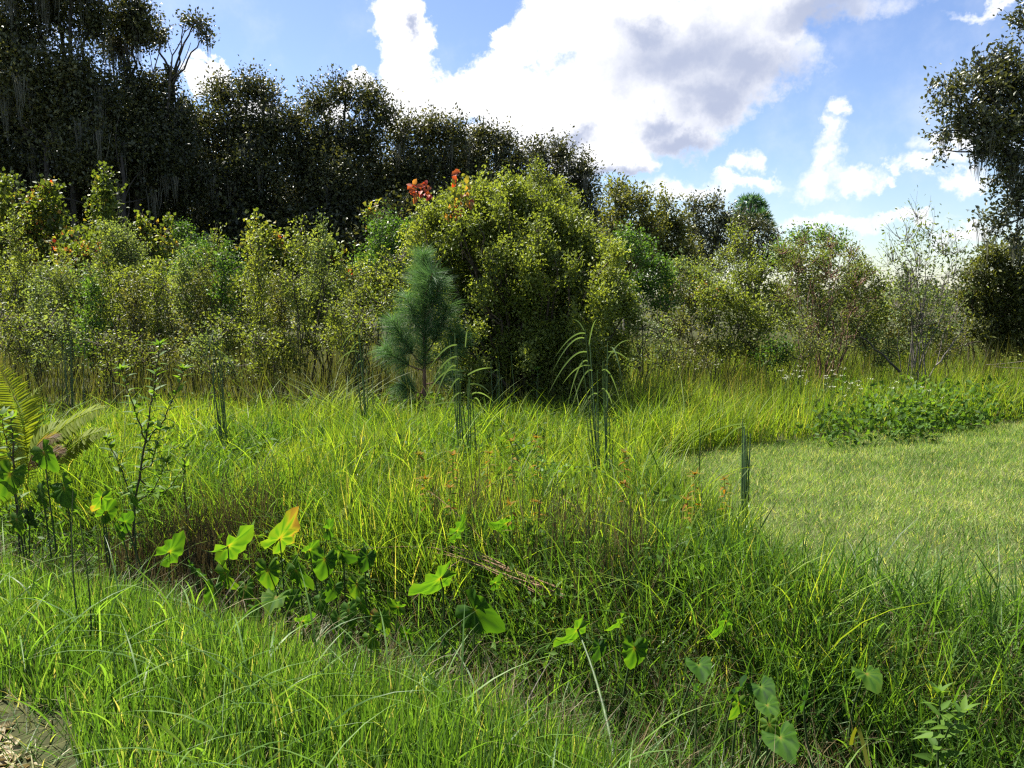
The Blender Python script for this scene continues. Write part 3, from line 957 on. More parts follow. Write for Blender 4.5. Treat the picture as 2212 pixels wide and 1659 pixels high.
sh('tall grey green shrub filling the gap right of the fresh green one', 1480, 14, [(1470, 580, 30), (1510, 600, 32), (1450, 620, 34), (1500, 660, 36), (1460, 700, 36), (1540, 620, 26)], 181, 'groundsel', leaf=.049, tint=(.5, .2, .15))
sh('olive green shrub rising behind the yellow olive bush', 1620, 14.5, [(1600, 590, 32), (1640, 580, 30), (1670, 620, 34), (1620, 640, 38), (1580, 650, 34), (1660, 690, 36), (1690, 660, 30)], 182, 'myrtle', leaf=.049, tint=(.45, .2, .15))
sh('light green shrub behind the large bright topped shrub', 1820, 15, [(1720, 560, 36), (1780, 560, 38), (1850, 580, 38), (1900, 620, 34), (1750, 620, 44), (1830, 640, 44), (1900, 680, 36), (1780, 700, 44), (1860, 720, 40), (1710, 690, 36)], 183, 'willow', leaf=.052, tint=(.4, .2, .15))
sh('pale green scrub behind the twiggy willow', 1990, 17, [(1940, 650, 32), (1990, 640, 28), (2040, 650, 30), (1960, 700, 36), (2020, 710, 36), (2060, 720, 34), (1980, 750, 36), (2050, 760, 34)], 184, 'groundsel', leaf=.049, tint=(.4, .2, .15))
rs = np.random.default_rng(123)
SLEN = ['slender shrub by the left edge, behind the tall fern frond', 'slender shrub between the left edge and the first dark culms', 'slender shrub just behind the thin dark culms at left', 'slender shrub below the tallest maple sapling', 'slender shrub below the yellow maple sapling', 'slender shrub left of the leafy weed top', 'slender shrub right behind the leafy weed top', 'slender shrub below the bright green dome', 'slender shrub left of the leaning culm bundle top', 'slender shrub right of the leaning culm bundle top', 'slender shrub below the broad yellow maple sapling', 'slender shrub above the low shrub with yellowing leaves', 'slender shrub left of the silvery arching grass', 'slender shrub below the scarlet tipped maple', 'slender shrub right above the silvery arching grass', 'slender shrub left of the pine sapling top']
for k in range(16):
    x = 30 + k * 52 + rs.uniform(-16, 16)
    t_ = rs.uniform(455, 640)
    if x > 840:
        continue
    sp_ = [(x + rs.uniform(-5, 5), t_, 13), (x + rs.uniform(-9, 9), t_ + 30, 19), (x + rs.uniform(-9, 9), t_ + 48, 17), (x + rs.uniform(-12, 12), t_ + 72, 24), (x + rs.uniform(-16, 16), t_ + 108, 26), (x + rs.uniform(-18, 18), t_ + 150, 26), (x + rs.uniform(-18, 18), t_ + 185, 22)]
    plant('slender_shrub', SLEN[k], 'shrub', 'slender upright shrubs of the left thicket', x, rs.uniform(11.2, 12.6), sp_, ['myrtle', 'groundsel', 'willow', 'bright', 'myrtle', 'olive'][k % 6], .046, 44, 19, .3,
          (rs.uniform(.45, .7), .2, .15), r0=.012, stems=2, n_twig=70, wr=.55, flat=1.3, bark='twig', seed=600 + k, upb=1.0, twr=.004, stemname='stems')

OPEN = dict(dens=30, per=19, twig=.3, stems=6, n_twig=150, r0=.009, tint=(.5, .22, .18))
for k, (b_, d_, sp_, mt_, lab_) in enumerate([
    (20, 10.6, [(0, 690, 36), (40, 700, 36), (10, 750, 36), (60, 760, 30)], 'myrtle', 'sparse shrub at the left edge behind the tall fern frond'),
    (110, 10.4, [(100, 700, 34), (140, 710, 34), (110, 760, 34), (160, 770, 30)], 'groundsel', 'sparse grey green shrub behind the thin dark culms'),
    (240, 10.2, [(220, 740, 34), (265, 745, 36), (230, 790, 30), (290, 780, 32)], 'myrtle', 'sparse low shrub left of the leafy weed top'),
    (340, 10.2, [(320, 760, 34), (365, 755, 34), (400, 780, 32), (350, 800, 26)], 'olive', 'sparse brownish low shrub behind the leafy weed top'),
    (440, 10.0, [(420, 760, 32), (450, 740, 34), (500, 790, 32), (460, 800, 28)], 'groundsel', 'sparse low shrub around the leaning culm bundle'),
    (740, 10.6, [(720, 680, 36), (770, 690, 38), (800, 720, 30), (740, 740, 34)], 'myrtle', 'light yellow green shrub left of the pine sapling'),
    (860, 11.4, [(860, 560, 36), (880, 610, 40), (840, 650, 36), (900, 660, 40), (870, 720, 36)], 'myrtle', 'yellow green shrub right behind the pine sapling'),
    (1400, 11.6, [(1390, 700, 34), (1430, 720, 36), (1380, 760, 34), (1440, 770, 32)], 'groundsel', 'sparse grey green shrub right of the dark base of the big bush'),
    (1500, 11.8, [(1480, 690, 30), (1500, 740, 34), (1470, 770, 30), (1520, 780, 28)], 'olive', 'low sparse shrub left of the yellow olive bush base'),
    (1720, 11.8, [(1720, 700, 34), (1760, 740, 30), (1800, 760, 30), (1730, 770, 28)], 'willow', 'sparse light shrub around the lower stems of the red stemmed shrub'),
    (1880, 12.5, [(1870, 740, 30), (1920, 750, 32), (1960, 740, 30), (1900, 780, 26)], 'groundsel', 'sparse grey shrub left of the foot of the twiggy willow'),
    (2060, 12.5, [(2050, 700, 34), (2080, 740, 30), (2030, 750, 28)], 'olive', 'sparse olive shrub between the twiggy willow and the dark round bush')]):
    sh(lab_, b_, d_, sp_, 160 + k, mt_, leaf=.042, **OPEN)

# the big bush in the middle
BIG = [(940, 470, 40), (910, 520, 40), (990, 440, 38), (1045, 430, 45), (1100, 425, 42), (1145, 450, 45), (1200, 480, 50), (1250, 520, 45), (1285, 560, 40), (980, 500, 55), (1060, 490, 60), (1130, 510, 60), (950, 560, 50), (1010, 570, 60), (1090, 570, 65), (1170, 570, 60), (1240, 600, 55),
       (1310, 620, 45), (1340, 660, 34), (1050, 640, 65), (1140, 650, 65), (1230, 670, 60), (1300, 700, 45), (990, 640, 50), (1040, 720, 60), (1120, 730, 65), (1210, 740, 60), (1290, 760, 40), (1060, 790, 50), (1150, 800, 50), (1240, 810, 45), (1330, 730, 26), (1010, 800, 40), (990, 740, 36), (1060, 840, 40), (1130, 850, 44), (1210, 850, 44), (1290, 830, 40), (1330, 800, 30)]
rs = np.random.default_rng(99)
for (x, y) in [(905, 470), (930, 440), (965, 425), (1000, 405), (1030, 400), (1065, 395), (1100, 400), (1130, 405), (1165, 420), (1195, 440), (1230, 470), (1265, 500), (1290, 530), (1320, 580), (1355, 620), (1365, 670), (1350, 720), (900, 560), (915, 610)]:
    BIG.append((x + rs.uniform(-8, 8), y + rs.uniform(14, 34), rs.uniform(14, 22), .8))
for q in range(34):
    BIG.append((rs.uniform(930, 1330), rs.uniform(450, 800), rs.uniform(15, 24), 1.0, -rs.uniform(.5, 1.15)))
for q in range(16):
    BIG.append((rs.uniform(1040, 1310), rs.uniform(620, 800), rs.uniform(32, 44), 1.0, -rs.uniform(.3, .75)))
for q in range(16):
    BIG.append((rs.uniform(980, 1330), rs.uniform(760, 860), rs.uniform(22, 30), 1.0, -rs.uniform(.2, .6)))
plant('wax_myrtle', 'big rounded wax myrtle bush in the middle, sunlit on top and dark below', 'bush', None, 1160, 10.6, BIG, 'myrtle', .047, 92, 26, .32, (.55, .17, .14), r0=.03, stems=7, n_twig=700, wr=.5, bark='twig', seed=200, twr=.004, upb=1.3, shell=.42, stemname='stems', spread=.3)
plant('wax_myrtle', 'taller yellow green leader of wax myrtle rising behind the big bush', 'bush', None, 1185, 12.2, [(1160, 375, 22), (1150, 410, 28), (1195, 400, 24), (1215, 430, 34), (1170, 450, 40), (1110, 450, 40), (1230, 480, 40)], 'myrtle', .048, 70, 26, .26, (.62, .17, .14), r0=.03, stems=3, n_twig=200, wr=.42, bark='twig', seed=201, twr=.005, upb=.9, stemname='stems', flat=1.1)
# creeper climbing through it with red and orange leaves
rng = np.random.default_rng(15)
for k, (lab, stem, spots) in enumerate([
    ('creeper shoot with a cluster of red leaves left of the big bush top', [(930, 560), (915, 480), (905, 425)], [(905, 405, .95, 16), (898, 412, .9, 10), (918, 420, .95, 8)]),
    ('creeper shoot with mixed red, yellow and green leaves above the big bush', [(1000, 560), (990, 450), (985, 385)], [(975, 385, .95, 6), (985, 400, .62, 8), (1010, 395, .7, 7), (980, 425, .5, 8), (1000, 430, .74, 6), (1015, 425, .85, 7), (985, 455, .88, 12), (975, 470, .92, 8)]),
    ('creeper shoot with a few rust red leaves on the right of the big bush', [(1300, 600), (1310, 560), (1318, 545)], [(1318, 540, .9, 6), (1325, 550, .85, 4)])]):
    dd = 10.0 if k < 2 else 10.4
    pts = np.array([at(x, y, dd) for x, y in stem])
    o = thing('creeper', pts[0], lab, 'vine', 'creeper shoots on the big bush')
    V, T, c = tubes(bez(pts[:1], pts[2:], pts[1:2], 8), np.linspace(.006, .003, 8)[None], 4)
    link('stem', mesh('creeper_stem', local(V, o), T, M['twig'], c), o)
    pos, tn = [], []
    for x, y, t, n in spots:
        pos.append(at(x, y, dd) + rng.normal(0, .05, (n, 3)))
        tn.append(np.clip(rng.normal(t, .05, n), 0, 1))
    pos, tn = np.concatenate(pos), np.concatenate(tn)
    n = len(pos)
    V, T, c = leaves(pos, rng.normal(0, .5, (n, 3)) + [0, 0, -.5], rng.normal(0, .5, (n, 3)) + [0, -.8, .3], rng.uniform(.06, .10, n), .75, tn, .15, True)
    link('foliage', mesh('creeper_leaves', local(V, o), T, M['maple'], c), o)

# right of the big bush
sh('fresh green shrub right behind the big bush, with many thin stems', 1400, 13, [(1345, 510, 26), (1375, 530, 34), (1330, 555, 30), (1410, 570, 38), (1440, 600, 30), (1380, 610, 40), (1350, 660, 40), (1420, 650, 36)], 141, 'bright', leaf=.049, tint=(.55, .2, .15), stems=5)
sh('olive shrub with grey stems beside the fresh green one', 1470, 13.5, [(1450, 620, 34), (1490, 640, 30), (1430, 690, 36), (1470, 710, 34)], 142, 'olive', leaf=.046, tint=(.55, .2, .15), per=20)
sh('yellow olive bush with a dark base in the middle of the right thicket', 1565, 12.5, [(1530, 630, 32), (1570, 640, 38), (1610, 660, 36), (1540, 680, 40), (1600, 700, 42), (1650, 700, 30), (1560, 740, 44), (1620, 750, 40)], 143, 'myrtle', leaf=.049, tint=(.58, .2, .15), dens=38)
sh('yellow green shrub below the distant oaks', 1600, 18, [(1590, 490, 22), (1600, 520, 28), (1570, 550, 30), (1620, 560, 28), (1550, 580, 34), (1500, 590, 30)], 144, 'myrtle', leaf=.052, tint=(.55, .2, .15), per=11)
sh('yellow leaved shrub with a slender top left of the yellow olive bush', 1520, 13.5, [(1515, 590, 14), (1520, 620, 20), (1535, 650, 24)], 145, 'maple', leaf=.052, tint=(.5, .1, .1), per=19)
sh('large bright topped shrub with red brown stems', 1790, 12.5, [(1690, 540, 34), (1740, 520, 32), (1790, 530, 34), (1840, 550, 34), (1880, 580, 26), (1720, 580, 42), (1790, 590, 48), (1850, 610, 42), (1700, 640, 40), (1770, 660, 45), (1840, 670, 42), (1890, 640, 26), (1750, 710, 34), (1820, 720, 34)],
   146, 'willow', leaf=.052, tint=(.45, .2, .15), dens=34, per=13, stems=7, bark='red', n_twig=500, r0=.016, wr=.36)
sh('bright green crown of leaves on top of the red stemmed shrub', 1760, 13.2, [(1730, 515, 26), (1770, 510, 24), (1810, 525, 26), (1680, 540, 24)], 147, 'bright', leaf=.052, tint=(.75, .15, .15), bark='red')
sh('low dark green shrub between the yellow olive bush and the red stemmed shrub', 1680, 12, [(1670, 750, 30), (1700, 770, 26), (1650, 780, 26)], 148, 'bright', leaf=.046, tint=(.25, .15, .15))
sh('dull olive scrub behind the stems of the red stemmed shrub', 1880, 16, [(1840, 700, 40), (1900, 690, 40), (1950, 680, 40), (1880, 740, 36), (1940, 730, 34), (2010, 700, 36)], 149, 'olive', leaf=.049, tint=(.6, .2, .15), per=20)
# twiggy willows
plant('twiggy_willow', 'tall twiggy willow with many bare grey branches and few leaves', 'shrub', None, 1990, 11.5,
      [(1985, 470, 24, 1.0), (1955, 510, 34), (2010, 500, 30), (2040, 545, 32), (2070, 540, 24), (1930, 560, 34), (1985, 570, 38), (2060, 590, 30), (1960, 620, 40), (2030, 640, 36), (1990, 690, 44), (2060, 680, 30), (1935, 660, 30)],
      'groundsel', .055, 34, 6, .5, (.45, .2, .15), r0=.012, stems=9, n_twig=1500, wr=.45, bark='grey', seed=210, twr=.0034, upb=1.3, flat=1.3, stemname='stems')
rng = np.random.default_rng(16)
for k, (lab, pts, mt, r) in enumerate([
    ('dark dead limb leaning up to the left at the foot of the twiggy willow', [(1945, 805), (1915, 770), (1858, 725)], 'bark', .018),
    ('pale bare limb leaning up to the right at the foot of the twiggy willow', [(2020, 790), (2065, 745), (2090, 680)], 'grey', .012)]):
    P = np.array([at(x, y, 11.0) for x, y in pts])
    o = thing('dead_branch', P[0], lab, 'branch')
    V, T, c = tubes(bez(P[:1], P[2:], P[1:2], 10) + rng.normal(0, .008, (1, 10, 3)), np.linspace(r, r * .4, 10)[None], 6)
    link('branch', mesh('dead_limb', local(V, o), T, M[mt], c), o)
plant('round_bush', 'dark rounded bush at the right edge below the oak boughs', 'bush', None, 2150, 15, [(2140, 545, 34), (2190, 545, 34), (2110, 590, 36), (2160, 600, 48), (2210, 600, 48), (2090, 640, 32), (2130, 660, 50), (2190, 670, 55), (2100, 710, 36), (2160, 730, 46), (2220, 730, 50), (2260, 640, 60), (2290, 720, 60)],
      'olive', .075, 50, 18, .3, (.35, .18, .15), r0=.03, stems=5, n_twig=200, bark='twig', seed=211, twr=.006, stemname='stems')

# ------------------------------------------------------------------ grass (one sheet of blades per kind)
def scatter(rng, n, x0, x1, y0, y1, keep):
    out = []
    tot = 0
    while tot < n:
        x = rng.uniform(x0, x1, n)
        y = rng.uniform(y0, y1, n)
        ok = keep(x, y) & (np.abs(x) < .70 * y + 1.0)
        out.append(np.stack([x[ok], y[ok]], 1))
        tot += ok.sum()
    return np.concatenate(out)[:n]


def clumped(rng, xy, n, sd):
    c = xy[rng.integers(0, len(xy), n)]
    return c + rng.normal(0, sd, (n, 2))


def base3(xy):
    return np.stack([xy[:, 0], xy[:, 1], gh(xy[:, 0], xy[:, 1]) - .01], 1)


rng = np.random.default_rng(1)
# verge
n = 29000
xy = scatter(rng, n, -4.2, 3.6, 1.55, 5.0, lambda x, y: (ditch_s(x, y) < -.42 + .16 * (vnoise(x, y, 4, 5) - .5) + .16 * np.clip(x, 0, 1)) & (road_s(x, y) > .10 + .22 * vnoise(x, y, 6, 6)))
n = len(xy)
edge = np.clip(road_s(xy[:, 0], xy[:, 1]) / .8, .25, 1)
Lh = rng.uniform(.14, .34, n) * (.65 + .5 * vnoise(xy[:, 0], xy[:, 1], 2.2, 7)) * (.45 + .55 * edge)
tn = np.clip(.08 + .75 * rng.random(n) + .3 * (vnoise(xy[:, 0], xy[:, 1], 2.6, 8) - .5), 0, .88)
tn = np.where(rng.random(n) < .05, rng.uniform(.9, 1, n), tn)
P1 = blades(rng, base3(xy), Lh, rng.uniform(.0045, .0100, n), np.abs(rng.normal(0, .19, n)).clip(0, .7), np.abs(rng.normal(.12, .16, n)).clip(0, .9), 4, tn)
n = 520                                         # long arching blades
xy2 = scatter(rng, n, -4.0, 3.4, 1.6, 4.8, lambda x, y: (ditch_s(x, y) < -.6) & (road_s(x, y) > .2))
n = len(xy2)
P2 = blades(rng, base3(xy2), rng.uniform(.32, .62, n), rng.uniform(.006, .0125, n), rng.uniform(.05, .5, n), rng.uniform(.5, 1.15, n), 8, np.clip(rng.uniform(.3, .8, n), 0, 1))
n = 9000                                         # bottom layer of short dead and green litter
xy3 = scatter(rng, n, -4.2, 3.6, 1.5, 5.0, lambda x, y: (ditch_s(x, y) < -.3) & (road_s(x, y) > -.12))
n = len(xy3)
P3 = blades(rng, base3(xy3), rng.uniform(.08, .2, n), rng.uniform(.003, .007, n), rng.uniform(.3, .9, n), rng.uniform(.1, .8, n), 3, np.where(rng.random(n) < .35, rng.uniform(.88, 1, n), rng.uniform(0, .5, n)))
V, T, c = join([P1, P2, P3])
tag(link('verge_grass', mesh('verge_grass', V, T, M['verge'], c)), 'long green grass of the near verge in front of the ditch', kind='stuff')

# ditch: tangle of dead and green blades, straw tints lowered to paint in shadow
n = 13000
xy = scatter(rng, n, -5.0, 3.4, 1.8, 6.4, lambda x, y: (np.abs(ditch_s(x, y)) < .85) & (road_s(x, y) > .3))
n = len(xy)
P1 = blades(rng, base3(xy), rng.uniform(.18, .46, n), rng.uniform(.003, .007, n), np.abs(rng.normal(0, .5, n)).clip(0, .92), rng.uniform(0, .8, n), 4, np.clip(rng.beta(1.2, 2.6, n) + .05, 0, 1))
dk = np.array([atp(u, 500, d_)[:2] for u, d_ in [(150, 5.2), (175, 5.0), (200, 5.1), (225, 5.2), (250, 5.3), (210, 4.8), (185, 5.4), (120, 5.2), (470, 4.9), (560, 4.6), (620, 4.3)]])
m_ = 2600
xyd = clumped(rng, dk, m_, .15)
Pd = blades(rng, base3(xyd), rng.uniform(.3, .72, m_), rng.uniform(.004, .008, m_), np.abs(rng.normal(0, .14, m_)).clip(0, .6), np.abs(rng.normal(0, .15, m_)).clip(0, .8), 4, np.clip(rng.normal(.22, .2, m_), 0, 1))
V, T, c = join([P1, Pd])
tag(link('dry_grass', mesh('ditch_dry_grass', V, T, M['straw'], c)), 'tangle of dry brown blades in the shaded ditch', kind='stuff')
n = 22000
xy = scatter(rng, n, -5.0, 3.4, 1.6, 6.6, lambda x, y: (ditch_s(x, y) > -.72) & (ditch_s(x, y) < 1.1) & (road_s(x, y) > .3) & (vnoise(x, y, 2.6, 21) + .25 * np.clip(ditch_s(x, y), -.6, 1) > .34))
n = len(xy)
P1 = blades(rng, base3(xy), rng.uniform(.18, .46, n) * (1 + .35 * np.clip(ditch_s(xy[:, 0], xy[:, 1]), -.6, .8)), rng.uniform(.005, .0125, n), np.abs(rng.normal(0, .3, n)).clip(0, .85), rng.uniform(0, .9, n), 4, np.clip(rng.uniform(.05, .7, n), 0, 1))
V, T, c = P1
tag(link('ditch_grass', mesh('ditch_grass', V, T, M['verge'], c)), 'straggling green grass growing up out of the ditch', kind='stuff')


# meadow
def meadow_zone(x, y):
    return (ditch_s(x, y) > .45) & ~in_poly(x + .3 * (vnoise(x, y, 5, 51) - .45), y + .3 * (vnoise(x, y, 5, 52) - .5), LAWN) & (y < 9.4 + .5 * np.sin(x * 1.7))


n = 50000
xy = scatter(rng, n, -8.5, 3.4, 3.0, 11.5, meadow_zone)
n = len(xy)
big = vnoise(xy[:, 0], xy[:, 1], 1.5, 9)
Lh = rng.uniform(.2, .5, n) * (.5 + .95 * big)
tn = np.clip(.10 + .65 * rng.random(n) + .7 * (vnoise(xy[:, 0], xy[:, 1], 1.9, 10) - .5), 0, .88)
tn = np.where(rng.random(n) < .13, rng.uniform(.85, 1, n), tn)
P1 = blades(rng, base3(xy), Lh, rng.uniform(.0055, .0115, n), np.abs(rng.normal(0, .18, n)).clip(0, .8), np.abs(rng.normal(.18, .2, n)).clip(0, 1.0), 3, tn)
n = 2500
xy = scatter(rng, n, -8.0, 3.2, 3.0, 11.0, meadow_zone)
n = len(xy)
P2 = blades(rng, base3(xy), rng.uniform(.5, .95, n), rng.uniform(.006, .011, n), rng.uniform(.05, .45, n), rng.uniform(.3, 1.1, n), 7, rng.uniform(.1, .75, n))
V, T, c = join([P1, P2])
tag(link('meadow_grass', mesh('meadow_grass', V, T, M['meadow'], c)), 'bright yellow green meadow grass between the ditch and the thicket', kind='stuff')

n = 6500
sc_ = scatter(rng, 70, -6.5, 1.6, 3.9, 9.0, meadow_zone)
xy = clumped(rng, sc_, n, .14)
xy = xy[meadow_zone(xy[:, 0], xy[:, 1])]
n = len(xy)
V, T, c = blades(rng, base3(xy), rng.uniform(.25, .6, n), rng.uniform(.007, .014, n), np.abs(rng.normal(0, .24, n)).clip(0, .8), np.abs(rng.normal(.25, .25, n)).clip(0, 1.1), 5, rng.uniform(.0, .6, n))
tag(link('sedge_grass', mesh('sedge_grass', V, T, M['verge'], c)), 'patches of darker broad bladed sedge within the meadow', kind='stuff')

# big dark tufts along the lawn edge of the ditch
n = 5200
tc_ = np.array([(1.52, 4.7), (1.62, 4.3), (1.72, 3.95), (1.55, 5.2), (1.82, 3.6), (1.45, 5.7), (1.95, 3.25), (1.3, 5.0), (1.4, 4.3), (1.15, 4.6), (1.6, 3.6), (2.1, 3.0), (1.3, 6.2)])
xy = clumped(rng, tc_ - [.34, 0], n, .12)
Pt = blades(rng, base3(xy), rng.uniform(.18, .42, n), rng.uniform(.007, .014, n), np.abs(rng.normal(.1, .25, n)).clip(0, .8), np.abs(rng.normal(.25, .22, n)).clip(0, 1), 6, rng.uniform(.05, .65, n))
V, T, c = Pt
tag(link('tussock_grass', mesh('tussock_grass', V, T, M['verge'], c)), 'dark upright tussocks of grass along the edge of the mown lawn', kind='stuff')

# mown lawn
n = 130000
xy = scatter(rng, n, 1.1, 9.5, 2.0, 12.0, lambda x, y: in_poly(x, y, LAWN))
n = len(xy)
tn = np.clip(.05 + .75 * rng.random(n) + .4 * (vnoise(xy[:, 0], xy[:, 1], 7.5, 13) - .5) + .5 * (vnoise(xy[:, 0], xy[:, 1], 2.2, 12) - .5), 0, .9)
tn = np.where(rng.random(n) < .14, rng.uniform(.85, 1, n), tn)
V, T, c = blades(rng, base3(xy), rng.uniform(.03, .09, n), rng.uniform(.006, .012, n), np.abs(rng.normal(.3, .45, n)).clip(0, .97), rng.uniform(0, .7, n), 1, tn)
n = 900
xy = scatter(rng, n, 1.4, 9.0, 2.4, 11.0, lambda x, y: in_poly(x, y, LAWN))
n = len(xy)
P2 = blades(rng, base3(xy), rng.uniform(.10, .24, n), rng.uniform(.003, .006, n), rng.uniform(.1, .9, n), rng.uniform(.1, .8, n), 5, rng.uniform(0, .35, n))
V, T, c = join([(V, T, c), P2])
tag(link('lawn_grass', mesh('lawn_grass', V, T, M['lawn'], c)), 'short mown lawn grass with pale thatch at the right', kind='stuff')


# tall bank behind the lawn and the floor of the thicket
def bank(x, y):
    return (y > 7.6) & (y < 21) & (x > 1.2) & ~in_poly(x, y, LAWN)


n = 34000
xy = scatter(rng, n, 1.2, 13.0, 7.6, 21.0, lambda x, y: bank(x, y) & (rng.random(len(x)) < np.clip(1.6 - (y - 8) / 9, .25, 1)))
n = len(xy)
Lh = rng.uniform(.3, .75, n) * (.6 + .6 * vnoise(xy[:, 0], xy[:, 1], 1.1, 14))
tn = np.clip(.2 + .45 * rng.random(n) + .5 * (vnoise(xy[:, 0], xy[:, 1], 1.3, 15) - .5), 0, .9)
tn = np.where(rng.random(n) < .10, rng.uniform(.9, 1, n), tn)
V, T, c = blades(rng, base3(xy), Lh, rng.uniform(.005, .010, n), np.abs(rng.normal(0, .25, n)).clip(0, .8), np.abs(rng.normal(.3, .25, n)).clip(0, 1.1), 3, tn)
tag(link('bank_grass', mesh('bank_grass', V, T, M['meadow'], c)), 'tall rough grass on the bank behind the lawn', kind='stuff')
n = 26000
xy = scatter(rng, n, -15, 12, 9.2, 24, lambda x, y: ((x < 3.5) | (y > 12)) & (rng.random(len(x)) < np.clip(1.5 - (y - 10) / 9, .2, 1)))
n = len(xy)
V, T, c = blades(rng, base3(xy), rng.uniform(.3, 1.1, n), rng.uniform(.005, .010, n), np.abs(rng.normal(0, .15, n)).clip(0, .6), np.abs(rng.normal(.15, .2, n)).clip(0, .9), 2, np.clip(rng.beta(2, 2.2, n), 0, 1))
tag(link('thicket_undergrowth', mesh('thicket_undergrowth', V, T, M['under'], c)), 'tall thin grasses and stems filling the floor of the thicket', kind='stuff')

# broad leaved weeds threaded through meadow, bank and ditch
n = 2600
xy = scatter(rng, n, -7, 3.2, 3.6, 10.5, lambda x, y: (ditch_s(x, y) > -.2) & ~in_poly(x, y, LAWN) & (vnoise(x, y, 1.6, 31) > .5) & (x < 1.1))
n = len(xy)
k = np.repeat(np.arange(n), 9)
b = base3(xy)[k]
hh = rng.uniform(.12, .42, n)[k]
b[:, 2] += hh * rng.uniform(.35, 1.05, len(k))
b[:, :2] += rng.normal(0, .045, (len(k), 2))
V, T, c = leaves(b, rng.normal(0, .8, b.shape) + [0, 0, .25], rng.normal(0, .6, b.shape) + [0, 0, .9], rng.uniform(.03, .075, len(k)), .45, np.clip(rng.normal(.5, .25, len(k)), 0, 1), .2)
tag(link('meadow_weeds', mesh('meadow_weeds', V, T, M['herb'], c)), 'small broad leaved weeds scattered through the meadow grass', kind='stuff')

n = 280
wc = np.array([at(x, y, d)[:2] for x, y, d in [(1960, 860, 9.9), (2000, 880, 9.8), (2050, 880, 10.2), (1900, 900, 9.4), (2100, 890, 10.4), (2020, 850, 10.3), (2150, 860, 10.8), (1850, 910, 9.1), (1960, 900, 9.5)]])
xy = clumped(rng, wc, n, .42)
k = np.repeat(np.arange(n), 14)
b = base3(xy)[k]
b[:, 2] += rng.uniform(.05, .6, len(k)) * (.25 + .75 * rng.random(n)[k])
b[:, :2] += rng.normal(0, .06, (len(k), 2))
V, T, c = leaves(b, rng.normal(0, .8, b.shape) + [0, 0, .1], rng.normal(0, .5, b.shape) + [0, -.2, .9], rng.uniform(.045, .095, len(k)), .55, np.clip(rng.normal(.5, .25, len(k)), 0, 1), .2)
tag(link('leafy_undergrowth', mesh('leafy_undergrowth', V, T, M['herb'], c)), 'low leafy green growth at the foot of the twiggy willow', kind='stuff')

# white flower heads on the bank
rng = np.random.default_rng(44)
for k, (x, y, m_, lab) in enumerate([(1730, 810, 16, 'patch of white flower heads below the red stemmed shrub'), (1830, 830, 14, 'patch of white flower heads left of the dark dead limb'), (1925, 860, 12, 'loose white flower heads at the foot of the twiggy willow'), (2010, 835, 6, 'few white flower heads right of the twiggy willow stems')]):
    b = at(x, y + 30, 10.2)
    b[2] = gh(b[0], b[1])
    o = thing('flowering_weed', b, lab, 'flowers', 'white flowering weeds on the bank')
    V_, S_ = [], []
    for j in range(m_):
        p = at(x + rng.normal(0, 38), y + rng.normal(0, 18), 10.2 + rng.uniform(-.35, .35))
        q = p + rng.normal(0, .018, (9, 3)) * np.array([1, 1, .35])
        V_.append(leaves(q, rng.normal(0, 1, q.shape) * [1, 1, .3], np.tile([0, -.3, 1.], (9, 1)), .015, .9, rng.uniform(0, 1, 9), .1))
        g0 = p.copy()
        g0[2] = gh(p[0], p[1])
        g0[:2] += rng.normal(0, .05, 2)
        S_.append(tubes(bez(g0[None], p[None], ((g0 + p) / 2 + rng.normal(0, .03, 3))[None], 5), np.full((1, 5), .0025), 3))
    V, T, c = join(V_)
    tag(link('flower_heads', mesh('flower_heads', local(V, o), T, M['flower'], c), o), kind='stuff')
    V, T, c = join(S_)
    link('stems', mesh('flower_stems', local(V, o), T, M['stalk'], c), o)

# ------------------------------------------------------------------ tall culms with arching blades
rng = np.random.default_rng(60)
CUL = 'tall dark grass culms standing above the meadow'


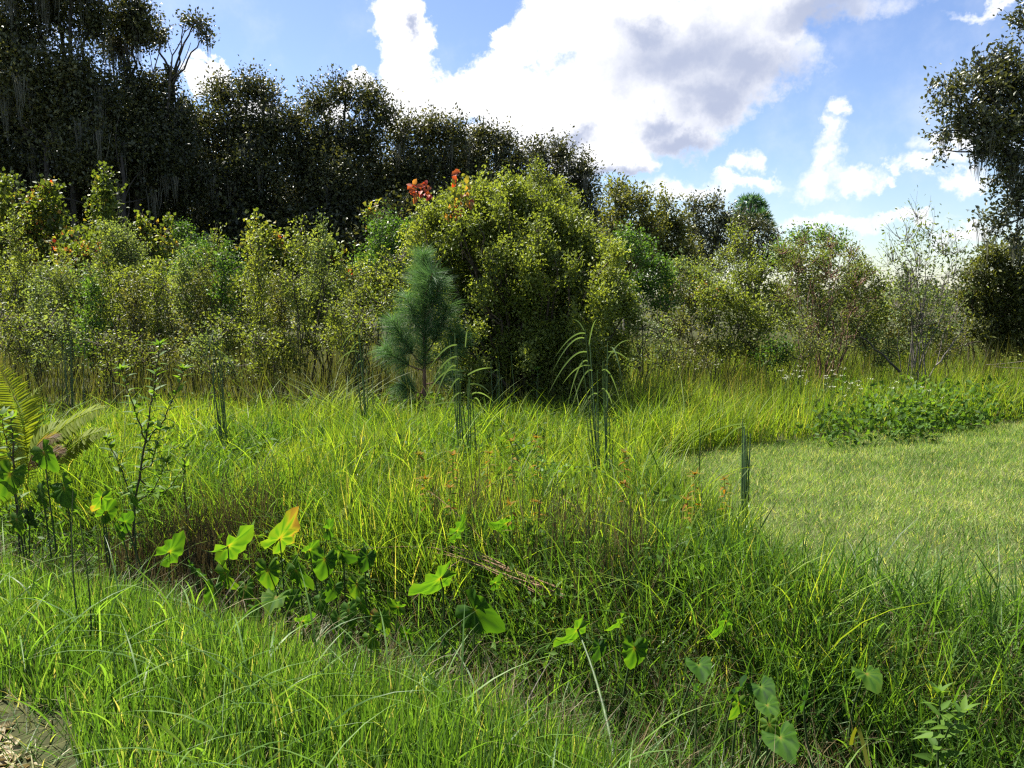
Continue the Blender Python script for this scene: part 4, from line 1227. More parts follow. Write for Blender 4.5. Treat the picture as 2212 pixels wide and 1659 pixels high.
def culm_clump(label, base, tops, d, arch, seed, w=.011):
    r = np.random.default_rng(seed)
    tops = list(tops) + [(x_ + r.uniform(-7, 7), y_ + r.uniform(-10, 70), b_ + r.uniform(-5, 5)) for x_, y_, b_ in tops[::3] if len(tops) > 3]
    b = at(base[0], base[1], d)
    g = b.copy()
    g[2] = gh(b[0], b[1])
    o = thing('tall_grass', g, label, 'grass clump', CUL)
    for (tx, ty, bx) in tops:
        s = at(bx + r.normal(0, 5), base[1], d + r.uniform(-.12, .12))
        s[2] = gh(s[0], s[1]) - .02
        e = at(tx + r.normal(0, 4), ty, d + r.uniform(-.2, .2))
        P = bez(s[None], e[None], ((s + e) / 2 + r.normal(0, .02, 3))[None], 9)
        V, T, c = tubes(P, np.linspace(w * .62, w * .28, 9)[None], 4, r.uniform(.1, .7))
        link('culm', mesh('culm', local(V, o), T, M['culm'], c), o)
    for (x0, y0, x1, y1, up, wd) in arch:
        dd = d + r.uniform(-.15, .1)
        s, e = at(x0, y0, dd), at(x1, y1, dd + r.uniform(-.2, .2))
        m_ = (s + e) / 2
        m_[2] = max(s[2], e[2]) + r.uniform(.2, .5) * up * abs(e[0] - s[0])
        m_[0] = s[0] * .55 + e[0] * .45
        P = bez(s[None], e[None], m_[None], 11)[0]
        tg = norm(np.gradient(P, axis=0))
        sd = norm(np.cross(tg, np.array([.15, 1, .25])))
        wt = np.array([.7, .9, 1, 1, 1, .95, .85, .7, .5, .3, .08])[:, None] * wd * .46
        mid = P - np.cross(sd, tg) * wt * .25
        V = np.stack([P - sd * wt, mid, P + sd * wt], 1).reshape(-1, 3)
        T = []
        for q in range(10):
            a0 = q * 3
            T += [(a0, a0 + 1, a0 + 4), (a0, a0 + 4, a0 + 3), (a0 + 1, a0 + 2, a0 + 5), (a0 + 1, a0 + 5, a0 + 4)]
        link('blade', mesh('arching_blade', local(V, o), T, M['blade'], np.full(len(V), r.uniform(.55, 1))), o)


culm_clump('tall culm clump with arching blades right of centre, before the dark bush', (1302, 1085), [(1262, 710, 1296), (1275, 740, 1300), (1292, 800, 1306), (1300, 780, 1309), (1316, 740, 1312), (1270, 900, 1290), (1318, 900, 1316), (1285, 870, 1298), (1310, 860, 1304)], 6.4,
           [(1265, 720, 1200, 770, .25, .012), (1262, 730, 1195, 800, .5, .012), (1268, 760, 1185, 850, .4, .013), (1270, 780, 1225, 880, .9, .012), (1280, 800, 1230, 900, .7, .012), (1272, 745, 1290, 690, .0, .010), (1262, 715, 1238, 690, .0, .009), (1310, 780, 1360, 735, .1, .010),
            (1314, 760, 1360, 780, .5, .011), (1318, 750, 1345, 830, .9, .011), (1300, 800, 1340, 870, .8, .011), (1290, 850, 1250, 900, .6, .012), (1300, 840, 1330, 900, .5, .012), (1275, 790, 1215, 830, .4, .011)], 1)
culm_clump('tall culm clump with silvery arching blades before the pine sapling', (1003, 1025), [(984, 720, 998), (990, 745, 1000), (1000, 790, 1005), (1008, 830, 1008), (1022, 850, 1022), (996, 860, 996), (1018, 820, 1018)], 6.8,
           [(988, 745, 925, 800, .35, .014), (990, 770, 930, 830, .3, .014), (985, 790, 935, 880, .6, .013), (992, 800, 900, 900, .35, .014), (998, 820, 960, 880, .9, .013), (1005, 750, 1010, 715, .1, .012), (1010, 810, 1065, 795, .35, .014), (1015, 830, 1060, 850, .7, .013), (1000, 850, 950, 930, .6, .013),
            (1020, 850, 1068, 870, .5, .013), (995, 870, 905, 885, .15, .012), (1025, 860, 1050, 920, .9, .012)], 2, .012)
culm_clump('leaning bundle of dark culms in the left meadow', (492, 1000), [(458, 700, 486), (462, 740, 488), (466, 700, 490), (472, 760, 492), (478, 800, 495), (462, 820, 484), (470, 850, 498), (456, 770, 482)], 7.2,
           [(466, 720, 440, 800, .8, .010), (470, 760, 520, 830, .6, .010), (462, 760, 430, 730, .1, .008)], 3)
culm_clump('dark culms broken over to the left at the edge of the lawn', (1606, 1155), [(1611, 905, 1606), (1616, 920, 1609), (1604, 940, 1603), (1620, 930, 1612)], 5.2,
           [(1612, 915, 1480, 965, .06, .011), (1612, 920, 1515, 1030, .1, .010), (1615, 905, 1650, 850, .05, .009), (1608, 1080, 1560, 1085, .15, .009), (1612, 1080, 1625, 1130, 1.0, .009)], 4, .013)
culm_clump('single thin dark culm left of the broken culms', (1510, 1060), [(1512, 905, 1510), (1514, 930, 1512)], 6.0, [(1512, 930, 1470, 985, .2, .008)], 5, .010)
culm_clump('dark culm bundle behind the meadow, left of the pine sapling', (795, 890), [(770, 700, 790), (778, 720, 794), (785, 740, 796), (772, 760, 792), (790, 790, 798), (806, 800, 803)], 8.6,
           [(772, 720, 735, 760, .5, .012), (780, 740, 740, 800, .6, .012), (775, 760, 725, 790, .4, .012), (785, 780, 745, 850, .7, .012), (770, 715, 790, 690, .1, .01)], 6, .014)
culm_clump('thin dark culms at the left edge of the meadow', (150, 850), [(150, 690, 152), (160, 710, 156), (186, 690, 186), (133, 720, 138), (140, 740, 142)], 8.8, [(150, 720, 120, 745, .4, .008)], 7, .014)
culm_clump('lone dark culm rising from the near verge at left', (186, 1330), [(163, 1060, 184), (168, 1120, 187)], 3.5, [], 8, .010)
culm_clump('upright culms in the shade in front of the big bush', (1095, 870), [(1078, 770, 1082), (1106, 760, 1118), (1074, 800, 1075), (1090, 810, 1096), (1060, 780, 1068)], 9.2, [(1078, 800, 1050, 830, .6, .01), (1092, 815, 1060, 860, .7, .01)], 9, .011)

# drooping silvery grass by the low shrub
r_ = np.random.default_rng(62)
for k, (cx, cy, d, nb, lab) in enumerate([(700, 820, 9.5, 70, 'fountain of silvery arching grass left of the pine sapling'), (755, 830, 9.3, 40, 'smaller silvery grass clump touching the pine sapling')]):
    g = at(cx, cy, d)
    g[2] = gh(g[0], g[1])
    o = thing('arching_grass', g, lab, 'grass clump', 'silvery arching grass clumps')
    bb = g[None] + r_.normal(0, .07, (nb, 3)) * [1, 1, 0]
    V, T, c = blades(r_, bb, r_.uniform(.6, 1.15, nb), r_.uniform(.007, .013, nb), r_.uniform(.1, .45, nb), r_.uniform(.5, 1.1, nb), 9, r_.uniform(.5, 1, nb))
    link('blades', mesh('arching_grass_blades', local(V, o), T, M['groundsel'], c), o)

# ------------------------------------------------------------------ pine sapling
rng = np.random.default_rng(70)
PD = 9.7
g = at(915, 880, PD)
g[2] = gh(g[0], g[1])
o = thing('pine_sapling', g, 'young pine sapling with long blue green needles in front of the big bush', 'tree')
top = at(914, 548, PD)
P = bez(g[None], top[None], ((g + top) / 2 + np.array([.02, 0, 0]))[None], 10)
V, T, c = tubes(P, np.linspace(.026, .008, 10)[None], 7)
link('trunk', mesh('pine_sapling_trunk', local(V, o), T, M['red'], c), o)


def needles(r, axis_pts, n, ln, spread):
    t = r.uniform(0, 1, n)
    i = np.minimum((t * (len(axis_pts) - 1)).astype(int), len(axis_pts) - 2)
    fr = t * (len(axis_pts) - 1) - i
    p = axis_pts[i] * (1 - fr[:, None]) + axis_pts[i + 1] * fr[:, None]
    ax = norm(axis_pts[i + 1] - axis_pts[i])
    rad_ = r.normal(0, 1, (n, 3))
    rad_ = norm(rad_ - ax * (rad_ * ax).sum(1, keepdims=True))
    L = ln * r.uniform(.7, 1.2, n)
    d0 = norm(ax * r.uniform(.25, 1.1, n)[:, None] + rad_ * spread)
    q0 = p
    q1 = p + d0 * L[:, None] * .55
    q2 = q1 + norm(d0 + np.array([0, 0, -.22])) * L[:, None] * .45
    sd = norm(np.cross(d0, r.normal(0, 1, (n, 3))))
    w = .0014
    V = np.stack([q0 - sd * w, q0 + sd * w, q1 - sd * w, q1 + sd * w, q2], 1)
    f = np.array([[0, 1, 3], [0, 3, 2], [2, 3, 4]])
    T = (f[None] + (np.arange(n) * 5)[:, None, None]).reshape(-1, 3)
    return V.reshape(-1, 3), T, np.repeat(np.clip(r.normal(.5, .22, n), 0, 1), 5)


V, T, c = needles(rng, P[0][3:], 3600, .22, .9)
tag(link('needles', mesh('pine_leader_needles', local(V, o), T, M['pine'], c), o), kind='stuff')
for (x0, y0, x1, y1, x2, y2, n) in [(914, 790, 880, 760, 848, 690, 900), (914, 800, 870, 790, 830, 750, 620), (915, 770, 950, 730, 965, 660, 900), (915, 790, 970, 770, 1000, 720, 750), (914, 720, 895, 690, 880, 640, 500), (915, 690, 940, 660, 950, 610, 550),
                              (914, 850, 895, 850, 868, 830, 520), (914, 840, 900, 880, 885, 870, 420), (915, 830, 950, 830, 975, 800, 420), (914, 640, 905, 620, 902, 590, 260), (915, 650, 925, 620, 934, 590, 300)]:
    dd = PD + rng.uniform(-.35, .2)
    a0, a1, a2 = at(x0, y0, PD), at(x1, y1, (PD + dd) / 2), at(x2, y2, dd)
    B = bez(a0[None], a2[None], a1[None], 7)
    V, T, c = tubes(B, np.linspace(.010, .005, 7)[None], 5)
    br = link('branch', mesh('pine_sapling_branch', local(V, o), T, M['red'], c), o)
    V, T, c = needles(rng, B[0][2:], int(n * 1.25), .27, 1.0)
    tag(link('needles', mesh('pine_branch_needles', local(V, o), T, M['pine'], c), br), kind='stuff')

# ------------------------------------------------------------------ elephant ears along the ditch
def ear_mesh(name, seed, wave=.05, fold=.18, droop=.22):
    r = np.random.default_rng(seed)
    th = np.linspace(-172, 172, 31)
    rad_ = np.interp(np.abs(th), [0, 8, 22, 45, 75, 105, 132, 150, 163, 172], [1.0, .93, .76, .60, .52, .52, .58, .58, .30, .06])
    V = [(0, 0, 0)]
    tn = [1.0]
    rings = (.34, .68, 1.0)
    ph = r.uniform(0, 6.28)
    for k, q in enumerate(rings):
        for j, (t, ra) in enumerate(zip(th, rad_)):
            R = ra * q
            x, y = math.sin(RAD(t)) * R * 1.02, math.cos(RAD(t)) * R
            z = fold * abs(x) - droop * (max(y, 0) ** 2) - .16 * max(-y, 0) ** 1.5 + (wave if k == 2 else wave * .35) * math.sin(j * 1.9 + ph) * (q ** 2) + (.03 if k < 2 else .045) * (1 if (j // 2) % 2 else -1) * q
            V.append((x, y, z - (.06 if k == 2 else 0) * q))
            tn.append(.16 if j % 3 == 0 and k < 2 else (.50 if k < 2 else .56))
    n = len(th)
    T = []
    for j in range(n - 1):
        T.append((0, 1 + j, 2 + j))
        for k in range(2):
            a0 = 1 + k * n + j
            T += [(a0, a0 + n, a0 + n + 1), (a0, a0 + n + 1, a0 + 1)]
    return np.array(V), np.array(T), np.array(tn)


EARS = [ear_mesh('e', s, wave=.055 + .012 * s, fold=f_, droop=dr) for s, (f_, dr) in enumerate([(.14, .2), (.3, .25), (.2, .34), (.4, .15)])]
CR, CU, CF = np.array([1, 0, 0.]), np.array([0, math.sin(PITCH), math.cos(PITCH)]), np.array([0, -math.cos(PITCH), math.sin(PITCH)])
# u, v (picture units of the leaf's middle), length px, tip angle, pitch, roll, tone shift, label
EAR = [
    (17, 523, 26, -80, 10, 20, .36, 'yellowed elephant ear leaf hanging near the left edge, above the near grass'),
    (46, 457, 34, -62, 5, 10, .06, 'broad glowing elephant ear leaf at the left below the dead brown frond'),
    (8, 480, 40, -100, 15, 10, .02, 'elephant ear leaf cut by the left edge'),
    (66, 492, 40, -50, 25, 15, .0, 'large elephant ear leaf pointing down to the right beside the left weed stem'),
    (41, 495, 28, -85, 10, 40, -.12, 'half shaded elephant ear leaf hanging between two bright ones at left'),
    (100, 501, 26, -115, 0, 58, .36, 'narrow yellow elephant ear leaf hanging at the foot of the leafy weed'),
    (133, 497, 24, -75, 20, 45, .2, 'yellow green elephant ear leaf right of the narrow yellow one'),
    (108, 510, 26, 55, 30, 45, .05, 'small elephant ear leaf pointing up to the right below the narrow yellow one'),
    (30, 518, 24, -70, 5, 30, -.42, 'dark blue green elephant ear leaf beside the yellowed one'),
    (128, 521, 30, 20, 50, 20, -.2, 'dull elephant ear leaf with a pale edge under the leafy weed'),
    (174, 548, 38, 40, 35, 48, .08, 'elephant ear leaf tilted up to the right at the edge of the near grass'),
    (235, 541, 52, 36, 20, 62, .05, 'long edge-on elephant ear leaf pointing up to the right'),
    (285, 532, 52, 50, 10, 60, .34, 'elephant ear leaf with an orange brown patch, curling upward'),
    (228, 578, 40, -58, 10, 45, .18, 'yellow green elephant ear leaf hanging to the lower right'),
    (268, 575, 34, -92, 0, 0, .16, 'heart-shaped elephant ear leaf facing the camera on a straight stalk'),
    (275, 600, 40, -88, 52, 0, .14, 'wide elephant ear leaf seen from its edge below the heart-shaped one'),
    (299, 575, 40, -48, 15, 38, .24, 'elephant ear leaf with a yellow spot right of the heart-shaped one'),
    (324, 564, 34, -100, 5, 10, .04, 'dark veined elephant ear leaf on a tall stalk, right of the yellow spotted one'),
    (321, 603, 26, -70, 35, 35, -.05, 'small elephant ear leaf low on the tall stalk'),
    (196, 569, 24, -40, 20, 50, -.12, 'small shaded elephant ear leaf in the grass edge at left'),
    (118, 531, 26, 170, 40, 20, .2, 'yellow green elephant ear leaf lying flat above the near grass'),
    (331, 528, 30, 8, 58, 10, .06, 'flat elephant ear leaf highest of the middle group'),
    (345, 556, 28, -20, 40, 35, -.2, 'shaded elephant ear leaf behind the middle group'),
    (357, 588, 26, -92, 5, 5, .24, 'heart-shaped yellowish elephant ear leaf with a brown leaf beside it'),
    (349, 614, 28, -80, 20, 25, .08, 'elephant ear leaf just above the grass, left of the brown patched one'),
    (382, 622, 30, -88, 5, 15, .30, 'elephant ear leaf with a brown patch at its base'),
    (371, 641, 26, -60, 30, 30, .1, 'elephant ear leaf half sunk in the grass below the brown patched one'),
    (343, 640, 22, -100, 30, 20, .0, 'small elephant ear leaf deep in the grass, lowest of the middle group'),
    (434, 583, 52, 218, 15, 52, .08, 'long elephant ear leaf alone below the dead stalk bundle'),
    (480, 615, 54, -45, 20, 18, .04, 'largest elephant ear leaf, with dark folds, in the centre of the ditch'),
    (460, 527, 34, 40, 25, 60, .06, 'narrow bright elephant ear leaf above the dead stalk bundle'),
    (503, 524, 28, 195, 25, 35, .05, 'pale elephant ear leaf among the grasses right of the narrow bright one'),
    (573, 634, 44, 222, 10, 52, .06, 'elephant ear leaf tilted to the lower left on the long dark stalk'),
    (634, 653, 36, -92, 0, 5, .0, 'deep green heart-shaped elephant ear leaf facing the camera at the edge of the near grass'),
    (618, 623, 26, 228, 20, 62, .06, 'small narrow elephant ear leaf above the deep green heart-shaped one'),
    (443, 638, 22, -20, 50, 30, -.3, 'blue green elephant ear leaf low behind the grass in the middle'),
    (599, 650, 24, -95, 15, 30, -.25, 'shaded elephant ear leaf right under the long dark stalk tip'),
    (497, 581, 20, 35, 30, 40, .05, 'tiny elephant ear leaf right below the dead stalk bundle'),
    (723, 626, 38, 238, 10, 50, .06, 'elephant ear leaf pointing down left below the orange weeds of the lawn edge'),
    (700, 668, 36, -85, 52, 8, -.02, 'wide elephant ear leaf with raised wings left of the pale folded one'),
    (740, 687, 36, 30, 40, 55, -.38, 'pale grey green folded elephant ear leaf'),
    (763, 690, 38, -75, 50, 5, .0, 'elephant ear leaf spread flat beside the pale folded one'),
    (738, 707, 28, -110, 20, 30, .1, 'bright triangular elephant ear leaf under the pale folded one'),
    (769, 708, 32, -80, 48, 10, .04, 'elephant ear leaf spread below the flat one in the lower right'),
    (806, 694, 34, -95, 5, 62, -.22, 'dark elephant ear leaf hanging vertically in the lower right'),
    (869, 677, 38, -88, 54, 0, .06, 'rightmost elephant ear leaf, spread wide on a thin stalk'),
    (771, 728, 26, -70, 35, 30, .45, 'dying yellow brown elephant ear leaf near the bottom edge'),
    (783, 742, 48, -75, 50, 10, -.04, 'lowest elephant ear leaf, broad and flat near the bottom edge'),
    (697, 690, 20, 10, 50, 20, .02, 'small elephant ear leaf below the one with raised wings')]
rng = np.random.default_rng(80)
SMALL = ['small elephant ear leaf below the edge-on leaf, deepest at the grass edge', 'small elephant ear leaf just right of the hanging yellow green one', 'small elephant ear leaf in the grass under the wide edge-seen leaf', 'small elephant ear leaf below the yellow spotted one', 'small elephant ear leaf low between the tall stalk and the wide leaf', 'small elephant ear leaf right of the tall dark veined leaf', 'small elephant ear leaf in the shade just left of the brown patched one', 'small elephant ear leaf between the heart-shaped yellowish and the brown patched leaves', 'small elephant ear leaf right of the heart-shaped yellowish one', 'rightmost small elephant ear leaf of the middle clump, in the grass edge', 'small elephant ear leaf topmost in the middle clump, behind the dark veined one', 'small elephant ear leaf in the shade above the heart-shaped yellowish one']
for q, (u, v) in enumerate([(212, 592), (246, 590), (255, 612), (292, 598), (306, 620), (333, 590), (338, 622), (362, 606), (395, 606), (404, 632), (312, 548), (366, 560)]):
    EAR.append((u, v, rng.uniform(19, 27), rng.choice([-90, -60, -120, 30, 150]) + rng.uniform(-20, 20), rng.uniform(5, 40), rng.uniform(0, 45), rng.uniform(-.12, .1), SMALL[q]))
for k, (u, v, sz, ang, pi_, ro, sh_, lab) in enumerate(EAR):
    d = float(np.interp(v, [450, 500, 530, 580, 620, 660, 700, 745], [4.75, 4.7, 4.5, 4.1, 3.7, 3.3, 2.9, 2.62]))
    A = RAD(ang + rng.normal(0, 4))
    Yv = CR * math.cos(A) + CU * math.sin(A)
    Z = CF.copy()
    Xv = np.cross(Yv, Z)
    p_, r_ = RAD(pi_ if pi_ < 45 else 77), RAD(ro)
    # the upper face looks towards the sky: tip drops towards the camera when pitched
    sgn = 1 if Yv[2] < 0 else -1
    Y2 = Yv * math.cos(p_) + sgn * Z * math.sin(p_)
    Z2 = np.cross(Xv, Y2)
    rs = 1 if Xv[2] < 0 else -1
    X3 = Xv * math.cos(r_) + rs * Z2 * math.sin(r_) * -1
    Z3 = np.cross(X3, Y2)
    Lp = sz / 1.3 * d / FOC * .92
    c0 = atp(u, v, d) - Y2 * Lp * .22
    E = EARS[k % 4]
    W = (E[0][:, :1] * X3 + E[0][:, 1:2] * Y2 + E[0][:, 2:3] * Z3) * Lp
    rad2 = E[0][:, 0] * math.cos(k) + E[0][:, 1] * math.sin(k * 1.7)
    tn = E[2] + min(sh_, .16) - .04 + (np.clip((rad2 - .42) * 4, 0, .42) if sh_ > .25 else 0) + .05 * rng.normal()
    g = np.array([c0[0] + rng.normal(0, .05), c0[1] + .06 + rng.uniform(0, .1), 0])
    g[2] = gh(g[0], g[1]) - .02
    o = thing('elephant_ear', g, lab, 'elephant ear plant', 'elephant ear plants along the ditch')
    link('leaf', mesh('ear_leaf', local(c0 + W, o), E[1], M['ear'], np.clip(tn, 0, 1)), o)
    c1 = c0 - Z3 * .004
    if 'long dark stalk' in lab and 'tilted' in lab:
        e = atp(617, 775, 2.75)
        e[2] = max(e[2], gh(e[0], e[1]))
        g2 = e
        P = bez(c1[None], g2[None], (atp(604, 690, 3.2))[None], 12)
        V, T, c = tubes(P, np.linspace(.0045, .008, 12)[None], 6)
        link('stalk', mesh('ear_stalk', local(V, o), T, M['stalk'], c), o)
    else:
        ct = (g + c1) / 2 + np.array([rng.normal(0, .03), .03, .06]) - Y2 * .03
        P = bez(g[None], c1[None], ct[None], 9)
        V, T, c = tubes(P, np.linspace(.007, .0035, 9)[None], 5)
        link('stalk', mesh('ear_stalk', local(V, o), T, M['stalk'], c), o)

# ------------------------------------------------------------------ herbs with separate leaves
def one_leaf(name, mat, wr, droop, tn, seed):
    V, T, c = [], [], []
    y = np.linspace(0, 1, 6)
    w = np.array([.06, .42, .5, .38, .2, 0]) * wr * 2
    z = -droop * y ** 2
    for k in range(6):
        V += [(-w[k], y[k], z[k] + w[k] * .25), (0, y[k], z[k]), (w[k], y[k], z[k] + w[k] * .25)]
        c += [tn, tn + .18, tn]
    for k in range(5):
        a0 = 3 * k
        T += [(a0, a0 + 1, a0 + 4), (a0, a0 + 4, a0 + 3), (a0 + 1, a0 + 2, a0 + 5), (a0 + 1, a0 + 5, a0 + 4)]
    return mesh(name, V, T, M[mat], np.clip(c, 0, 1))


LEAFSETS = {
    'weed': [one_leaf('weed_leaf', 'herb', .15, dr, t, 0) for dr, t in [(.1, .55), (.3, .7), (.5, .8), (.2, .35), (.35, 1.)]],
    'orange': [one_leaf('orange_leaf', 'orange', .17, dr, t, 0) for dr, t in [(.4, .15), (.6, .4), (.5, .55), (.7, .7), (.35, .0)]],
    'seedling': [one_leaf('seedling_leaf', 'bright', .22, dr, t, 0) for dr, t in [(.2, .6), (.35, .75), (.3, .9)]]}


def put_leaf(parent, root, me, p, d, n, size):
    d = norm(np.asarray(d, float))
    x = norm(np.cross(d, n))
    z = np.cross(x, d)
    q = np.asarray(p) - np.array(root.location)
    m = Matrix(((x[0] * size, d[0] * size, z[0] * size, q[0]), (x[1] * size, d[1] * size, z[1] * size, q[1]), (x[2] * size, d[2] * size, z[2] * size, q[2]), (0, 0, 0, 1)))
    return link('leaf', me, parent, m)


def herb(name, label, cat, group, stems, d, sets, size, step, seed, r0=.006, mat='stem', top=6, spread=.5, lo=.12):
    r = np.random.default_rng(seed)
    x0, y0 = stems[0][0]
    g = at(x0, y0, d)
    g[2] = gh(g[0], g[1])
    o = thing(name, g, label, cat, group)
    for si, pts in enumerate(stems):
        P = np.array([at(x, y, d + (r.uniform(-.15, .15) if i else 0)) for i, (x, y) in enumerate(pts)])
        if si == 0:
            P[0] = g
        t = np.linspace(0, len(P) - 1, 4 * len(P))
        i = np.minimum(t.astype(int), len(P) - 2)
        fr = (t - i)[:, None]
        C = P[i] * (1 - fr) + P[i + 1] * fr + r.normal(0, .004, (len(t), 3))
        C[0], C[-1] = P[0], P[-1]
        rr = np.linspace(r0, r0 * .4, len(t)) * (1 if si == 0 else .6)
        V, T, c = tubes(C[None], rr[None], 5)
        link('stem', mesh(name + '_stem', local(V, o), T, M[mat], c), o)
        seg = np.linalg.norm(np.diff(C, axis=0), axis=1)
        cl = np.concatenate([[0], np.cumsum(seg)])
        tot = cl[-1]
        s = lo * tot if si == 0 else .15 * tot
        a_ = r.uniform(0, 6.28)
        while s < tot:
            p = np.array([np.interp(s, cl, C[:, q]) for q in range(3)])
            a_ += 2.4
            dd = np.array([math.cos(a_), math.sin(a_) * .8, r.uniform(-.1, .5) + spread * (s / tot)])
            put_leaf(o, o, LEAFSETS[sets][r.integers(len(LEAFSETS[sets]))], p, dd, np.array([0, 0, 1.]) + r.normal(0, .3, 3), size * r.uniform(.65, 1.2) * (1.0 - .25 * s / tot))
            s += step * r.uniform(.6, 1.4)
        for q in range(top):
            a_ += 2.4
            put_leaf(o, o, LEAFSETS[sets][r.integers(len(LEAFSETS[sets]))], C[-1], (math.cos(a_), math.sin(a_), r.uniform(.5, 1.6)), np.array([math.cos(a_), math.sin(a_), .6]) * -1, size * r.uniform(.5, .9))
    return o


herb('leafy_weed', 'tall leafy weed with dark branching stem in the left meadow', 'weed', None,
     [[(283, 1235), (290, 1090), (312, 960), (330, 850), (344, 748)], [(314, 950), (285, 870), (262, 800)], [(312, 960), (360, 900), (398, 800)], [(288, 1090), (262, 1010), (228, 950)], [(300, 1020), (330, 1000), (345, 930)], [(290, 1090), (330, 1060), (360, 1000)], [(300, 1030), (345, 1080), (400, 1010)]],
     5.3, 'weed', .11, .021, 3, .009, top=10)
herb('leafy_weed', 'stout leafy weed with a dark stem at the far left, below the ferns', 'weed', None, [[(40, 1150), (32, 1050), (28, 960), (24, 905)], [(30, 1000), (12, 950), (4, 900)]], 4.7, 'weed', .10, .022, 4, .008, top=8)
herb('leafy_weed', 'spindly dark stemmed weed between the leafy weed and the culm bundle', 'weed', None, [[(402, 1240), (404, 1130), (398, 1040), (402, 960)]], 5.3, 'weed', .06, .03, 5, .005, top=3)
herb('leafy_weed', 'broad leaved dock weed in the lower right corner grass', 'weed', None, [[(2035, 1640), (2030, 1560), (2028, 1500)], [(2032, 1600), (2060, 1560), (2080, 1540)]], 2.9, 'weed', .10, .022, 6, .006, mat='stalk', top=5)
herb('leafy_weed', 'pale seedling weed standing in front of the dark base of the big bush', 'weed', None, [[(1160, 900), (1160, 850), (1162, 800)]], 9.4, 'seedling', .11, .05, 7, .006, mat='stalk', top=6)
herb('leafy_weed', 'small pale weed between the two middle ears in the ditch', 'weed', None, [[(795, 1330), (800, 1260), (790, 1190)]], 4.5, 'weed', .06, .02, 8, .004, mat='stalk', top=5)
herb('leafy_weed', 'slim weed with a reddish stem in the middle of the meadow', 'weed', None, [[(655, 1130), (652, 1040), (650, 930)]], 6.0, 'weed', .05, .03, 9, .004, top=3)
herb('leafy_weed', 'slim dark weed in the meadow, right of the culm bundle', 'weed', None, [[(560, 1100), (565, 1010), (570, 900)]], 6.5, 'weed', .05, .03, 10, .004, top=3)
herb('leafy_weed', 'grey stemmed weed beside the broken culms at the lawn edge', 'weed', None, [[(1525, 1220), (1520, 1120), (1515, 1040)], [(1522, 1150), (1545, 1110), (1560, 1080)]], 4.9, 'weed', .05, .025, 12, .005, top=3)
herb('leafy_weed', 'yellowish low weed below the grey stemmed one', 'weed', None, [[(1650, 1290), (1655, 1230), (1650, 1190)], [(1652, 1260), (1680, 1230), (1700, 1205)]], 4.4, 'weed', .055, .022, 13, .004, top=4)
herb('leafy_weed', 'weed with clustered leaves near the culm clump before the pine', 'weed', None, [[(960, 1130), (955, 1060), (950, 1000)], [(958, 1090), (930, 1050), (920, 1010)]], 6.0, 'weed', .06, .025, 14, .004, top=5)
herb('leafy_weed', 'green weed with roundish leaves between the orange saplings', 'weed', None, [[(1185, 1130), (1180, 1060), (1170, 1000)], [(1182, 1090), (1210, 1050), (1222, 1010)]], 5.9, 'seedling', .06, .03, 15, .004, top=5)
OR = 'orange leaved saplings in the meadow'
for k, (x, y, yb, lab) in enumerate([
    (905, 978, 1120, 'leftmost orange leaved sapling, its leaves brownish at the tips'), (918, 1030, 1150, 'golden orange sapling with a drooping column of leaves'), (978, 978, 1120, 'orange sapling at the foot of the silvery culm clump'),
    (972, 1050, 1170, 'small orange sapling below the silvery culm clump'), (1105, 948, 1110, 'orange sapling with a wide flat tuft in the middle of the meadow'), (1158, 942, 1110, 'orange sapling with reddish leaves right of the wide tufted one'),
    (1104, 1085, 1200, 'orange sapling low above the dead stalk bundle'), (1162, 1080, 1190, 'brightest orange sapling, right of the one above the dead stalks'), (1058, 975, 1110, 'thin orange sapling between the culm clump and the wide tufted one'),
    (1348, 972, 1120, 'orange sapling right of the culm clump with arching blades'), (1345, 1040, 1150, 'faded orange sapling low at the foot of the right culm clump'), (1500, 1020, 1180, 'orange sapling by the thin dark culm at the lawn edge'), (1485, 1075, 1200, 'lowest orange sapling at the lawn edge'), (1565, 1030, 1170, 'small orange sapling left of the broken culms')]):
    d = float(np.interp(yb, [1100, 1200], [5.3, 4.6]))
    herb('orange_sapling', lab, 'sapling', OR, [[(x + 4, yb), (x + 2, (y + yb) / 2), (x, y + 6)]], d, 'orange', .068, .02, 300 + k, .003, top=9, spread=.0, lo=.6)

# ferns
def fern(label, fronds, d, seed, tone):
    r = np.random.default_rng(seed)
    x0, y0 = fronds[0][0]
    g = at(x0, y0, d)
    g[2] = gh(g[0], g[1])
    o = thing('fern', g, label, 'fern', 'ferns at the left edge of the meadow')
    for (a0, a1, a2, w) in fronds:
        dd = d + r.uniform(-.2, .2)
        P = bez(at(*a0, d)[None], at(*a2, dd)[None], at(*a1, (d + dd) / 2)[None], 26)[0]
        tg = norm(np.gradient(P, axis=0))
        up = norm(np.array([0, -.55, .8]) - tg * (tg @ np.array([0, -.55, .8]))[:, None])
        sd = np.cross(tg, up)
        parts = [tubes(P[None], np.linspace(.004, .0012, 26)[None], 4, tone)]
        t = np.linspace(0, 1, 26)
        Lw = w * K / FOC * d * np.interp(t, [0, .12, .25, .5, .8, 1], [.0, .5, .95, 1, .6, .08])
        for s_ in (-1, 1):
            for dt in (0, .5):
                pp = P[:-1] * (1 - dt) + P[1:] * dt
                dirn = sd[:-1] * s_ + tg[:-1] * .4 - up[:-1] * .25 + r.normal(0, .06, (25, 3))
                parts.append(leaves(pp, dirn, up[:-1] + r.normal(0, .15, (25, 3)), Lw[:-1] * r.uniform(.85, 1.1, 25), .16, np.clip(tone + r.normal(0, .1, 25), 0, 1), .1, True))
        V, T, c = join(parts)
        link('frond', mesh('fern_frond', local(V, o), T, M['fern'], c), o)


